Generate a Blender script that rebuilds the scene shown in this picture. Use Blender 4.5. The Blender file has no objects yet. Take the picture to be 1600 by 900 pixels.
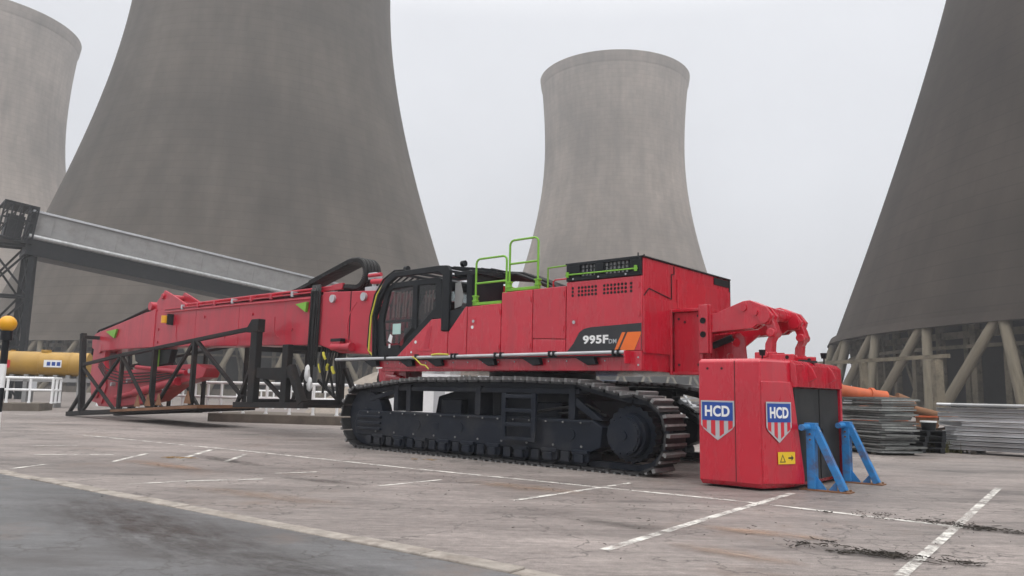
import bpy, bmesh, math, random
from mathutils import Vector, Matrix
random.seed(7)
R = math.radians
sc = bpy.context.scene
C = sc.collection

# ------------------------------------------------------------------ camera, sky, sun, exposure
cam_d = bpy.data.cameras.new('camera'); cam = bpy.data.objects.new('camera', cam_d); C.objects.link(cam)
cam_d.lens = 27.11; cam_d.sensor_width = 36; cam_d.clip_start = .05; cam_d.clip_end = 6000
PITCH, ROLL = R(7.75), R(1.25)
_f = Vector((0, math.cos(PITCH), math.sin(PITCH))); _u = Vector((0, -math.sin(PITCH), math.cos(PITCH))); _r = Vector((1, 0, 0))
rr = math.cos(ROLL)*_r + math.sin(ROLL)*_u; uu = -math.sin(ROLL)*_r + math.cos(ROLL)*_u
m = Matrix((rr, uu, -_f)).transposed().to_4x4(); m.translation = Vector((0, 0, 1.3))
cam.matrix_world = m
sc.camera = cam
sc.view_settings.view_transform = 'Standard'; sc.view_settings.look = 'None'
sc.view_settings.exposure = 0.27; sc.view_settings.gamma = 1
sc.view_settings.use_curve_mapping = False

SUN_EL, SUN_AZ = 52, 160          # high, behind the camera and slightly right; hidden by cloud
w = bpy.data.worlds.new('World'); sc.world = w; w.use_nodes = True
nt = w.node_tree; nt.nodes.clear()
def N(t, ty, **k):
    n = t.nodes.new(ty)
    for a, v in k.items():
        if a in n.inputs: n.inputs[a].default_value = v
        else: setattr(n, a, v)
    return n
out = N(nt, 'ShaderNodeOutputWorld'); bg = N(nt, 'ShaderNodeBackground')
sky = N(nt, 'ShaderNodeTexSky'); sky.sky_type = 'NISHITA'; sky.sun_disc = False
sky.sun_elevation = R(SUN_EL); sky.sun_rotation = R(SUN_AZ); sky.dust_density = 4; sky.air_density = 1.2
# overcast: a cloud deck brighter overhead than near the horizon, with faint mottling
tc = N(nt, 'ShaderNodeTexCoord'); sep = N(nt, 'ShaderNodeSeparateXYZ')
nt.links.new(tc.outputs['Generated'], sep.inputs[0])
ramp = N(nt, 'ShaderNodeValToRGB'); el = ramp.color_ramp.elements
el[0].position = 0.0; el[0].color = (7.3, 7.55, 8.05, 1); el[1].position = 1.0; el[1].color = (27, 26.6, 26, 1)
e = el.new(0.45); e.color = (7.7, 7.85, 8.25, 1)
nt.links.new(sep.outputs['Z'], ramp.inputs[0])
cn = N(nt, 'ShaderNodeTexNoise', Scale=2.2, Detail=4.0, Roughness=.5)
nt.links.new(tc.outputs['Generated'], cn.inputs['Vector'])
mr = N(nt, 'ShaderNodeMapRange'); mr.inputs[1].default_value = .3; mr.inputs[2].default_value = .7; mr.inputs[3].default_value = .9; mr.inputs[4].default_value = 1.08
nt.links.new(cn.outputs[0], mr.inputs[0])
vm = N(nt, 'ShaderNodeVectorMath', operation='SCALE'); nt.links.new(ramp.outputs[0], vm.inputs[0]); nt.links.new(mr.outputs[0], vm.inputs['Scale'])
mx = N(nt, 'ShaderNodeMix', data_type='RGBA'); mx.inputs[0].default_value = .93
nt.links.new(sky.outputs[0], mx.inputs[6]); nt.links.new(vm.outputs[0], mx.inputs[7])
nt.links.new(mx.outputs[2], bg.inputs[0]); bg.inputs[1].default_value = .1
nt.links.new(bg.outputs[0], out.inputs[0])

sun_d = bpy.data.lights.new('sun', 'SUN'); sun = bpy.data.objects.new('sun', sun_d); C.objects.link(sun)
sun_d.energy = .7; sun_d.angle = R(40); sun_d.color = (1, .97, .93)
sd = Vector((math.sin(R(SUN_AZ))*math.cos(R(SUN_EL)), math.cos(R(SUN_AZ))*math.cos(R(SUN_EL)), math.sin(R(SUN_EL))))
sun.rotation_euler = sd.to_track_quat('Z', 'Y').to_euler()

# ------------------------------------------------------------------ materials
def mat(name, col, rough=.6, metal=0, var=.12, scale=3, bump=0, bscale=40, coat=0, rnd=0, streak=0, dirt=None, dirt_amt=.3, dirt_scale=1.5, spec=.5):
    m = bpy.data.materials.new(name); m.use_nodes = True; t = m.node_tree
    b = t.nodes['Principled BSDF']; L = t.links.new
    b.inputs['Roughness'].default_value = rough; b.inputs['Metallic'].default_value = metal
    b.inputs['Coat Weight'].default_value = coat; b.inputs['Coat Roughness'].default_value = .12
    b.inputs['Specular IOR Level'].default_value = spec
    tc = N(t, 'ShaderNodeTexCoord'); n1 = N(t, 'ShaderNodeTexNoise', Scale=scale, Detail=6.0, Roughness=.6)
    L(tc.outputs['Object'], n1.inputs['Vector'])
    r1 = N(t, 'ShaderNodeMapRange'); r1.inputs[1].default_value = .3; r1.inputs[2].default_value = .7
    r1.inputs[3].default_value = 1-var; r1.inputs[4].default_value = 1+var
    L(n1.outputs[0], r1.inputs[0])
    sc_ = N(t, 'ShaderNodeVectorMath', operation='SCALE'); sc_.inputs[0].default_value = col[:3]; L(r1.outputs[0], sc_.inputs['Scale'])
    last = sc_.outputs[0]
    if rnd:
        oi = N(t, 'ShaderNodeObjectInfo'); rr2 = N(t, 'ShaderNodeMapRange'); rr2.inputs[3].default_value = 1-rnd; rr2.inputs[4].default_value = 1+rnd; L(oi.outputs['Random'], rr2.inputs[0])
        s3 = N(t, 'ShaderNodeVectorMath', operation='SCALE'); L(last, s3.inputs[0]); L(rr2.outputs[0], s3.inputs['Scale']); last = s3.outputs[0]
    if dirt:
        n2 = N(t, 'ShaderNodeTexNoise', Scale=dirt_scale, Detail=8.0, Roughness=.7)
        if streak:
            mps = N(t, 'ShaderNodeMapping'); mps.inputs['Scale'].default_value = (2.2, 2.2, .45); L(tc.outputs['Object'], mps.inputs[0]); L(mps.outputs[0], n2.inputs['Vector'])
        else: L(tc.outputs['Object'], n2.inputs['Vector'])
        r2 = N(t, 'ShaderNodeMapRange'); r2.inputs[1].default_value = .48; r2.inputs[2].default_value = .72; r2.inputs[4].default_value = dirt_amt
        L(n2.outputs[0], r2.inputs[0])
        mx = N(t, 'ShaderNodeMix', data_type='RGBA'); L(r2.outputs[0], mx.inputs[0]); L(last, mx.inputs[6]); mx.inputs[7].default_value = (*dirt, 1)
        last = mx.outputs[2]
        r3 = N(t, 'ShaderNodeMapRange'); r3.inputs[3].default_value = rough; r3.inputs[4].default_value = min(1, rough+.25)
        L(r2.outputs[0], r3.inputs[0]); L(r3.outputs[0], b.inputs['Roughness'])
    L(last, b.inputs['Base Color'])
    if bump:
        n3 = N(t, 'ShaderNodeTexNoise', Scale=bscale, Detail=5.0); L(tc.outputs['Object'], n3.inputs['Vector'])
        bp = N(t, 'ShaderNodeBump', Strength=bump, Distance=.01); L(n3.outputs[0], bp.inputs['Height']); L(bp.outputs[0], b.inputs['Normal'])
    return m

M = {}
M['red'] = mat('red_paint', (.5, .006, .026), .26, rnd=.05, var=.07, scale=1.1, coat=.65, dirt=(.3, .03, .04), dirt_amt=.5, bump=.05, bscale=3, streak=1)
M['red_old'] = mat('boom_paint', (.45, .008, .03), .38, rnd=.05, var=.1, scale=1.3, coat=.2, dirt=(.27, .05, .06), dirt_amt=.6, bump=.06, bscale=4, streak=1)
M['black'] = mat('black_paint', (.01, .012, .015), .42, var=.25, scale=4, dirt=(.04, .04, .04), dirt_amt=.3, spec=.22)
M['navy'] = mat('undercarriage_paint', (.008, .012, .021), .42, var=.2, scale=3, dirt=(.055, .05, .045), dirt_amt=.5, bump=.08, spec=.22)
M['steelrust'] = mat('cradle_steel', (.011, .011, .012), .6, var=.25, scale=4, dirt=(.09, .055, .04), dirt_amt=.35, spec=.22)
M['rust'] = mat('rusty_plate', (.2, .095, .045), .8, var=.35, scale=3, dirt=(.07, .035, .025), dirt_amt=.7)
M['shoe'] = mat('track_shoe_steel', (.03, .03, .032), .5, metal=.3, var=.4, scale=6, dirt=(.06, .052, .048), dirt_amt=.5, dirt_scale=3)
M['grouser'] = mat('worn_skylit_grouser', (.2, .2, .2), .5, metal=.15, var=.3, scale=7, dirt=(.1, .085, .075), dirt_amt=.5)  # worn steel, paler because the bars' sky catch is mixed into its colour
M['galv'] = mat('galvanised_steel', (.42, .43, .44), .42, metal=.7, var=.2, scale=5, dirt=(.2, .19, .18), dirt_amt=.5)
M['fence'] = mat('weathered_fence_steel', (.2, .21, .205), .55, metal=.3, var=.25, scale=5, rnd=.5, dirt=(.07, .075, .06), dirt_amt=.6)
M['channel'] = mat('channel_steel', (.5, .51, .52), .45, metal=.5, var=.2, scale=3, rnd=.45, dirt=(.2, .18, .16), dirt_amt=.6)
M['core'] = mat('radiator_fins', (.6, .61, .62), .7)
M['alu'] = mat('grey_tube', (.5, .51, .53), .35, metal=.5, var=.1)
M['green'] = mat('green_paint', (.17, .42, .03), .45, var=.12)
M['yellow'] = mat('yellow_hose', (.55, .5, .05), .5)
M['rubber'] = mat('black_rubber', (.015, .015, .016), .5, var=.3, spec=.22)
M['white'] = mat('white_paint', (.8, .81, .82), .5, var=.06, dirt=(.5, .48, .45), dirt_amt=.3)
M['plastic'] = mat('white_plastic_sheet', (.78, .79, .8), .35, var=.06)
M['blue'] = mat('blue_paint', (.025, .2, .5), .45, var=.15, scale=5, dirt=(.12, .05, .03), dirt_amt=.9, dirt_scale=4)
M['recess'] = mat('black_recess_panel', (.028, .03, .032), .55, var=.2, dirt=(.07, .065, .06), dirt_amt=.4, spec=.22)
M['dark'] = mat('dark_interior', (.012, .012, .013), .8, spec=.22)
M['seat'] = mat('seat_fabric', (.03, .03, .032), .9)
M['badge'] = mat('badge_grey', (.42, .43, .45), .4, var=.04)
M['badgeblue'] = mat('badge_blue', (.012, .06, .3), .35, var=.03)
M['badgered'] = mat('badge_red', (.55, .02, .035), .35, var=.03)
M['letter'] = mat('white_lettering', (.8, .8, .8), .4, var=.02)
M['decal'] = mat('black_decal', (.022, .024, .028), .3, var=.05)
M['orange'] = mat('orange_stripe', (.8, .16, .02), .4, var=.04)
M['orangeold'] = mat('orange_machine_paint', (.55, .11, .03), .55, var=.2, dirt=(.14, .06, .04), dirt_amt=.6)
M['warn'] = mat('yellow_label', (.75, .5, .02), .4, var=.04)
M['tank'] = mat('gold_tank_paint', (.42, .24, .035), .42, var=.12, dirt=(.2, .12, .05), dirt_amt=.5)
M['amber'] = mat('amber_globe', (.75, .36, .01), .35, var=.05)
M['clad'] = mat('gallery_cladding', (.25, .25, .25), .6, var=.12, scale=1.2, dirt=(.17, .16, .15), dirt_amt=.6)
M['plinth'] = mat('plinth_concrete', (.13, .11, .09), .85, var=.25, scale=2, dirt=(.06, .05, .04), dirt_amt=.6, bump=.3)
M['wall'] = mat('pale_concrete', (.3, .28, .25), .85, var=.15, scale=2, dirt=(.16, .15, .13), dirt_amt=.5, bump=.2)
M['sand'] = mat('sandy_spoil', (.27, .235, .2), .95, var=.18, scale=2.5, dirt=(.15, .13, .11), dirt_amt=.5, bump=.6, bscale=12)
M['legc'] = mat('leg_concrete', (.15, .128, .092), .85, var=.4, scale=.9, dirt=(.045, .04, .024), dirt_amt=.95, bump=.25)
M['packing'] = mat('dark_packing', (.012, .012, .013), .9, var=.4, scale=.8)
M['bluegrey'] = mat('bluegrey_plate', (.05, .07, .11), .5, var=.2)
M['moss'] = mat('mossy_grass', (.1, .095, .03), .9, var=.4, scale=8)
M['twig'] = mat('wet_twig', (.03, .024, .018), .8, var=.4, scale=8)
M['leaf'] = mat('dead_leaf', (.28, .17, .06), .8, var=.4, scale=8)

def glass_mat():
    m = bpy.data.materials.new('cab_glass'); m.use_nodes = True; t = m.node_tree; t.nodes.clear(); L = t.links.new
    o = N(t, 'ShaderNodeOutputMaterial'); mx = N(t, 'ShaderNodeMixShader'); tr = N(t, 'ShaderNodeBsdfTransparent'); tr.inputs[0].default_value = (.7, .72, .72, 1)
    gl = N(t, 'ShaderNodeBsdfGlossy'); gl.inputs['Roughness'].default_value = .03; gl.inputs[0].default_value = (.9, .9, .9, 1)
    lw = N(t, 'ShaderNodeLayerWeight'); pw = N(t, 'ShaderNodeMath', operation='POWER'); pw.inputs[1].default_value = 4; L(lw.outputs['Facing'], pw.inputs[0])
    fr = N(t, 'ShaderNodeMapRange'); fr.inputs[3].default_value = .035; fr.inputs[4].default_value = .8; L(pw.outputs[0], fr.inputs[0])
    L(fr.outputs[0], mx.inputs[0]); L(tr.outputs[0], mx.inputs[1]); L(gl.outputs[0], mx.inputs[2]); L(mx.outputs[0], o.inputs[0])
    return m
M['glass'] = glass_mat()

def concrete_shell_mat(name, base, seed):
    """weathered shuttered concrete: lift joints, vertical formwork lines, run-off streaks"""
    m = bpy.data.materials.new(name); m.use_nodes = True; t = m.node_tree; L = t.links.new
    b = t.nodes['Principled BSDF']; b.inputs['Roughness'].default_value = .9; b.inputs['Specular IOR Level'].default_value = .25
    tc = N(t, 'ShaderNodeTexCoord'); sp = N(t, 'ShaderNodeSeparateXYZ'); L(tc.outputs['Object'], sp.inputs[0])
    at = N(t, 'ShaderNodeMath', operation='ARCTAN2'); L(sp.outputs[1], at.inputs[0]); L(sp.outputs[0], at.inputs[1])
    def fract_line(src, mul, width):
        a = N(t, 'ShaderNodeMath', operation='MULTIPLY'); a.inputs[1].default_value = mul; L(src, a.inputs[0])
        f = N(t, 'ShaderNodeMath', operation='FRACT'); L(a.outputs[0], f.inputs[0])
        c = N(t, 'ShaderNodeMath', operation='LESS_THAN'); c.inputs[1].default_value = width; L(f.outputs[0], c.inputs[0])
        fl = N(t, 'ShaderNodeMath', operation='FLOOR'); L(a.outputs[0], fl.inputs[0])
        return c.outputs[0], fl.outputs[0]
    hl, hf = fract_line(sp.outputs[2], 1/1.5, .07)
    vl, vf = fract_line(at.outputs[0], 120/(2*math.pi), .05)
    cmb = N(t, 'ShaderNodeCombineXYZ'); L(hf, cmb.inputs[0]); L(vf, cmb.inputs[1]); cmb.inputs[2].default_value = seed
    wn = N(t, 'ShaderNodeTexWhiteNoise'); L(cmb.outputs[0], wn.inputs[0])
    # streak coordinates: angle stretched, height squeezed
    c2 = N(t, 'ShaderNodeCombineXYZ'); am = N(t, 'ShaderNodeMath', operation='MULTIPLY'); am.inputs[1].default_value = 8; L(at.outputs[0], am.inputs[0])
    zm = N(t, 'ShaderNodeMath', operation='MULTIPLY'); zm.inputs[1].default_value = .035; L(sp.outputs[2], zm.inputs[0])
    L(am.outputs[0], c2.inputs[0]); L(zm.outputs[0], c2.inputs[1]); c2.inputs[2].default_value = seed
    st = N(t, 'ShaderNodeTexNoise', Scale=1.6, Detail=7.0, Roughness=.6); L(c2.outputs[0], st.inputs['Vector'])
    off = N(t, 'ShaderNodeVectorMath', operation='ADD'); off.inputs[1].default_value = (seed*37, seed*11, 0); L(tc.outputs['Object'], off.inputs[0])
    bg_ = N(t, 'ShaderNodeTexNoise', Scale=.03, Detail=6.0, Roughness=.6); L(off.outputs[0], bg_.inputs['Vector'])
    bg2 = N(t, 'ShaderNodeTexNoise', Scale=.11, Detail=8.0, Roughness=.68); L(off.outputs[0], bg2.inputs['Vector'])
    def rng(src, a, bb, c, d):
        r = N(t, 'ShaderNodeMapRange'); r.inputs[1].default_value = a; r.inputs[2].default_value = bb; r.inputs[3].default_value = c; r.inputs[4].default_value = d
        L(src, r.inputs[0]); return r.outputs[0]
    def mul(*xs):
        cur = xs[0]
        for x in xs[1:]:
            k = N(t, 'ShaderNodeMath', operation='MULTIPLY'); L(cur, k.inputs[0]); L(x, k.inputs[1]); cur = k.outputs[0]
        return cur
    fac = mul(rng(hl, 0, 1, 1, .74), rng(vl, 0, 1, 1, .95), rng(wn.outputs[0], 0, 1, .94, 1.06), rng(st.outputs[0], .35, .65, .84, 1.15), rng(bg_.outputs[0], .36, .64, .72, 1.26), rng(bg2.outputs[0], .35, .65, .84, 1.14))
    s = N(t, 'ShaderNodeVectorMath', operation='SCALE'); s.inputs[0].default_value = base; L(fac, s.inputs['Scale'])
    L(s.outputs[0], b.inputs['Base Color'])
    return m
SHELL = [concrete_shell_mat('tower_concrete', b_, i*1.7+.3) for i, b_ in enumerate(((.215, .18, .153), (.08, .068, .057), (.25, .215, .188), (.1, .1, .1)))]  # first and third tones lightened to carry part of the mist's fading
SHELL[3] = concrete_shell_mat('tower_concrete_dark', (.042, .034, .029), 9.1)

def ground_mat(name, base, wet, seed, fine=1.0):
    m = bpy.data.materials.new(name); m.use_nodes = True; t = m.node_tree; L = t.links.new
    b = t.nodes['Principled BSDF']; b.inputs['Specular IOR Level'].default_value = .5
    tc = N(t, 'ShaderNodeTexCoord'); mp = N(t, 'ShaderNodeMapping'); mp.inputs['Location'].default_value = (seed, seed*2, 0); L(tc.outputs['Object'], mp.inputs[0])
    # patches drawn out along the lane direction
    mp2 = N(t, 'ShaderNodeMapping'); mp2.inputs['Rotation'].default_value = (0, 0, R(38)); mp2.inputs['Scale'].default_value = (.45, 1.3, 1); L(mp.outputs[0], mp2.inputs[0])
    def noise(scale, det, rough, src): 
        n = N(t, 'ShaderNodeTexNoise', Scale=scale, Detail=det, Roughness=rough); L(src, n.inputs['Vector']); return n.outputs[0]
    def rng(src, a, bb, c, d):
        r = N(t, 'ShaderNodeMapRange'); r.inputs[1].default_value = a; r.inputs[2].default_value = bb; r.inputs[3].default_value = c; r.inputs[4].default_value = d
        L(src, r.inputs[0]); return r.outputs[0]
    big = noise(.22, 6, .62, mp2.outputs[0]); mid = noise(1.3, 7, .68, mp2.outputs[0]); sm = noise(9, 6, .7, mp.outputs[0]); gr = noise(85, 3, .7, mp.outputs[0])
    mp3 = N(t, 'ShaderNodeMapping'); mp3.inputs['Rotation'].default_value = (0, 0, R(36)); mp3.inputs['Scale'].default_value = (.5, 7, 1); L(mp.outputs[0], mp3.inputs[0]); scr = noise(2.2, 8, .75, mp3.outputs[0])
    stain = noise(.5, 8, .7, mp.outputs[0])
    cur = None
    for x in (rng(big, .35, .65, .72, 1.24), rng(mid, .33, .67, .74, 1.24), rng(sm, .3, .7, 1-.22*fine, 1+.22*fine), rng(gr, .3, .7, 1-.4*fine, 1+.4*fine), rng(scr, .35, .65, 1-.22*fine, 1+.2*fine)):
        if cur is None: cur = x
        else:
            k = N(t, 'ShaderNodeMath', operation='MULTIPLY'); L(cur, k.inputs[0]); L(x, k.inputs[1]); cur = k.outputs[0]
    s = N(t, 'ShaderNodeVectorMath', operation='SCALE'); s.inputs[0].default_value = base; L(cur, s.inputs['Scale'])
    # mud / clay residue
    mud = N(t, 'ShaderNodeMix', data_type='RGBA'); L(rng(stain, .56, .72, 0, .55), mud.inputs[0]); L(s.outputs[0], mud.inputs[6]); mud.inputs[7].default_value = (.17, .115, .085, 1)
    # dark oily or wet marks
    ol = noise(.8, 5, .6, mp2.outputs[0])
    oil = N(t, 'ShaderNodeMix', data_type='RGBA'); L(rng(ol, .58, .7, 0, .7), oil.inputs[0]); L(mud.outputs[2], oil.inputs[6]); oil.inputs[7].default_value = (.06, .054, .052, 1)
    # thin cracks
    vo = N(t, 'ShaderNodeTexVoronoi', feature='DISTANCE_TO_EDGE'); vo.inputs['Scale'].default_value = .55
    wv = N(t, 'ShaderNodeVectorMath', operation='ADD'); nz = N(t, 'ShaderNodeTexNoise', Scale=2.5, Detail=5.0); L(mp.outputs[0], nz.inputs['Vector'])
    L(mp.outputs[0], wv.inputs[0]); L(nz.outputs['Color'], wv.inputs[1]); L(wv.outputs[0], vo.inputs['Vector'])
    cr = N(t, 'ShaderNodeMix', data_type='RGBA'); L(rng(vo.outputs['Distance'], .0, .011, .75, 0), cr.inputs[0]); L(oil.outputs[2], cr.inputs[6]); cr.inputs[7].default_value = (.05, .045, .042, 1)
    L(cr.outputs[2], b.inputs['Base Color'])
    L(rng(big, .35, .65, wet, wet+.3), b.inputs['Roughness'])
    ad = N(t, 'ShaderNodeMath', operation='ADD'); L(gr, ad.inputs[0]); L(sm, ad.inputs[1])
    bp = N(t, 'ShaderNodeBump', Strength=.6*fine, Distance=.012); L(ad.outputs[0], bp.inputs['Height']); L(bp.outputs[0], b.inputs['Normal'])
    return m
M['asphalt'] = ground_mat('worn_asphalt', (.22, .192, .179), .46, 3.3)
M['road'] = ground_mat('road_asphalt', (.105, .105, .108), .36, 21.7, .5)
M['kerb'] = mat('kerb_concrete', (.3, .27, .24), .85, var=.3, scale=5, dirt=(.16, .13, .11), dirt_amt=.8, dirt_scale=3, bump=.5, bscale=30)

def worn_paint():
    m = bpy.data.materials.new('worn_line_paint'); m.use_nodes = True; t = m.node_tree; L = t.links.new
    b = t.nodes['Principled BSDF']; b.inputs['Roughness'].default_value = .65
    tc = N(t, 'ShaderNodeTexCoord'); n = N(t, 'ShaderNodeTexNoise', Scale=3.5, Detail=9.0, Roughness=.75); L(tc.outputs['Object'], n.inputs['Vector'])
    r = N(t, 'ShaderNodeMapRange'); r.inputs[1].default_value = .43; r.inputs[2].default_value = .6; r.inputs[3].default_value = .9; r.inputs[4].default_value = .02; L(n.outputs[0], r.inputs[0])
    L(r.outputs[0], b.inputs['Alpha'])
    n2 = N(t, 'ShaderNodeTexNoise', Scale=25, Detail=4.0); L(tc.outputs['Object'], n2.inputs['Vector'])
    mx = N(t, 'ShaderNodeMix', data_type='RGBA'); L(n2.outputs[0], mx.inputs[0]); mx.inputs[6].default_value = (.62, .6, .55, 1); mx.inputs[7].default_value = (.82, .8, .76, 1)
    L(mx.outputs[2], b.inputs['Base Color'])
    return m
M['line'] = worn_paint()

# ------------------------------------------------------------------ mesh helpers
class MB:
    def __init__(s, conv=None): s.v = []; s.f = []; s.conv = conv or (lambda p: Vector(p))
    def _add(s, vs, fs):
        k = len(s.v); s.v += [s.conv(p) for p in vs]; s.f += [tuple(i+k for i in f) for f in fs]; return s
    def prism(s, poly, t0, t1):                       # outline in (x,z) pushed from y=t0 to y=t1
        n = len(poly); vs = [(x, t0, z) for x, z in poly]+[(x, t1, z) for x, z in poly]
        return s._add(vs, [tuple(range(n)), tuple(range(2*n-1, n-1, -1))]+[(i, (i+1) % n, n+(i+1) % n, n+i) for i in range(n)])
    def slab(s, poly, z0, z1):                        # outline in (x,y) pushed up
        n = len(poly); vs = [(x, y, z0) for x, y in poly]+[(x, y, z1) for x, y in poly]
        return s._add(vs, [tuple(range(n)), tuple(range(2*n-1, n-1, -1))]+[(i, (i+1) % n, n+(i+1) % n, n+i) for i in range(n)])
    def box(s, x0, x1, y0, y1, z0, z1): return s.slab([(x0, y0), (x1, y0), (x1, y1), (x0, y1)], z0, z1)
    def bar(s, p0, p1, w, h, up=(0, 0, 1)):
        p0, p1 = Vector(p0), Vector(p1); d = (p1-p0).normalized(); u = Vector(up)
        if abs(d.dot(u)) > .97: u = Vector((1, 0, 0))
        a = d.cross(u).normalized(); b = a.cross(d).normalized()
        q = [(-1, -1), (1, -1), (1, 1), (-1, 1)]
        vs = [p+a*(i*w/2)+b*(j*h/2) for p in (p0, p1) for i, j in q]
        return s._add(vs, [(0, 1, 2, 3), (7, 6, 5, 4)]+[(i, (i+1) % 4, 4+(i+1) % 4, 4+i) for i in range(4)])
    def tube(s, pts, r, n=8, r1=None):
        P = [Vector(p) for p in pts]; rings = []; prev = None; m_ = len(P)
        for i, p in enumerate(P):
            d = (P[min(i+1, m_-1)]-P[max(i-1, 0)]).normalized()
            if prev is None:
                a = d.cross(Vector((0, 0, 1)))
                if a.length < .05: a = d.cross(Vector((1, 0, 0)))
            else: a = prev-d*prev.dot(d)
            a.normalize(); prev = a; b = d.cross(a)
            q = r if r1 is None else r+(r1-r)*i/(m_-1)
            rings.append([p+(a*math.cos(2*math.pi*k/n)+b*math.sin(2*math.pi*k/n))*q for k in range(n)])
        vs = [v for g in rings for v in g]
        fs = [tuple(range(n)), tuple((m_-1)*n+k for k in range(n-1, -1, -1))]
        for i in range(m_-1):
            for k in range(n): fs.append((i*n+k, i*n+(k+1) % n, (i+1)*n+(k+1) % n, (i+1)*n+k))
        return s._add(vs, fs)
    def lathe(s, prof, c=(0, 0, 0), n=48, cap=False):
        vs = [(c[0]+r_*math.cos(2*math.pi*k/n), c[1]+r_*math.sin(2*math.pi*k/n), c[2]+z) for r_, z in prof for k in range(n)]
        fs = [(i*n+k, i*n+(k+1) % n, (i+1)*n+(k+1) % n, (i+1)*n+k) for i in range(len(prof)-1) for k in range(n)]
        if cap: fs += [tuple(range(n)), tuple((len(prof)-1)*n+k for k in range(n-1, -1, -1))]
        return s._add(vs, fs)
    def build(s, name, material, parent=None, bevel=0, smooth=False, recalc=True):
        me = bpy.data.meshes.new(name); me.from_pydata([tuple(v) for v in s.v], [], s.f)
        if recalc:
            bm = bmesh.new(); bm.from_mesh(me); bmesh.ops.recalc_face_normals(bm, faces=bm.faces); bm.to_mesh(me); bm.free()
        me.materials.append(material)
        if smooth:
            for p in me.polygons: p.use_smooth = len(p.vertices) <= 4
            try: me.set_sharp_from_angle(angle=R(38))
            except Exception: pass
        o = bpy.data.objects.new(name, me); C.objects.link(o)
        if parent: o.parent = parent
        if bevel:
            b = o.modifiers.new('bevel', 'BEVEL'); b.width = bevel; b.segments = 2; b.limit_method = 'ANGLE'; b.angle_limit = R(35)
        return o
def arc(c, r, a0, a1, n):                              # in a plane: list of (c0+r cos, c1+r sin)
    return [(c[0]+r*math.cos(R(a0+(a1-a0)*i/n)), c[1]+r*math.sin(R(a0+(a1-a0)*i/n))) for i in range(n+1)]
def tag(o, label=None, cat=None, group=None, kind=None):
    for k, v in (('label', label), ('category', cat), ('group', group), ('kind', kind)):
        if v: o[k] = v
    return o
def empty(name, loc=(0, 0, 0), rz=0):
    o = bpy.data.objects.new(name, None); C.objects.link(o); o.location = loc; o.rotation_euler = (0, 0, rz); return o
def copy_tree(o, parent=None):
    c = o.copy(); C.objects.link(c); c.parent = parent
    for ch in o.children: copy_tree(ch, c)
    return c
def text_mesh(body, width, height, depth=.004, bold=.0):
    cu = bpy.data.curves.new('lettering', 'FONT'); cu.body = body; cu.size = 1; cu.space_character = 1.06; cu.offset = bold; cu.resolution_u = 4; cu.extrude = .02
    o = bpy.data.objects.new('lettering', cu); C.objects.link(o); dg = bpy.context.evaluated_depsgraph_get()
    me = bpy.data.meshes.new_from_object(o.evaluated_get(dg)); bpy.data.objects.remove(o); bpy.data.curves.remove(cu)
    xs = [v.co.x for v in me.vertices]; ys = [v.co.y for v in me.vertices]; cx, cy = (min(xs)+max(xs))/2, (min(ys)+max(ys))/2
    kx, ky = width/(max(xs)-min(xs)), height/(max(ys)-min(ys))
    for v in me.vertices: v.co = ((v.co.x-cx)*kx, (v.co.y-cy)*ky, v.co.z/.02*depth/2)
    return me
def lettering(name, body, width, height, material, parent, loc, rot, bold=.03):
    me = text_mesh(body, width, height, bold=bold); me.name = name; me.materials.clear(); me.materials.append(material)
    o = bpy.data.objects.new(name, me); C.objects.link(o); o.parent = parent; o.location = loc; o.rotation_euler = rot; return o

# ------------------------------------------------------------------ setting: ground, road, kerb, markings, haze
g = MB(); S = 900; g._add([(-S, -S, 0), (S, -S, 0), (S, S, 0), (-S, S, 0)], [(0, 1, 2, 3)])
tag(g.build('ground', M['asphalt']), kind='structure')
kd = Vector((7.54, -5.65, 0)).normalized(); kn = Vector((-kd.y, kd.x, 0)); k0 = Vector((-2.95, 8.17, 0))
def kpt(u, v, z=0): p = k0+kd*u+kn*v; return (p.x, p.y, z)
g = MB(); g._add([kpt(-60, -.1, .004), kpt(30, -.1, .004), kpt(30, -12, .004), kpt(-60, -12, .004)], [(0, 1, 2, 3)])
tag(g.build('road', M['road']), kind='structure')
g = MB(); u = -34
rk = random.Random(3)
while u < 14:
    l = .9; j = rk.uniform(-.012, .012)
    vs = [kpt(u+.006, -.1+j, 0), kpt(u+l-.006, -.1+j, 0), kpt(u+l-.006, .1+j, 0), kpt(u+.006, .1+j, 0)]
    g.slab([(p[0], p[1]) for p in vs], -.05, .016+rk.uniform(-.006, .006)); u += l
tag(g.build('kerb', M['kerb'], bevel=.012), kind='structure')
def stripe(pts, wd, z=.006):
    g = MB(); P = [Vector((x, y, 0)) for x, y in pts]; L_, R_ = [], []
    for i, p in enumerate(P):
        d = (P[min(i+1, len(P)-1)]-P[max(i-1, 0)]).normalized(); n = Vector((-d.y, d.x, 0))*wd/2
        L_.append((p.x+n.x, p.y+n.y, z)); R_.append((p.x-n.x, p.y-n.y, z))
    n = len(P); g._add(L_+R_, [(i, i+1, n+i+1, n+i) for i in range(n-1)])
    tag(g.build('line_marking', M['line']), kind='structure')
zz = .005
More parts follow.
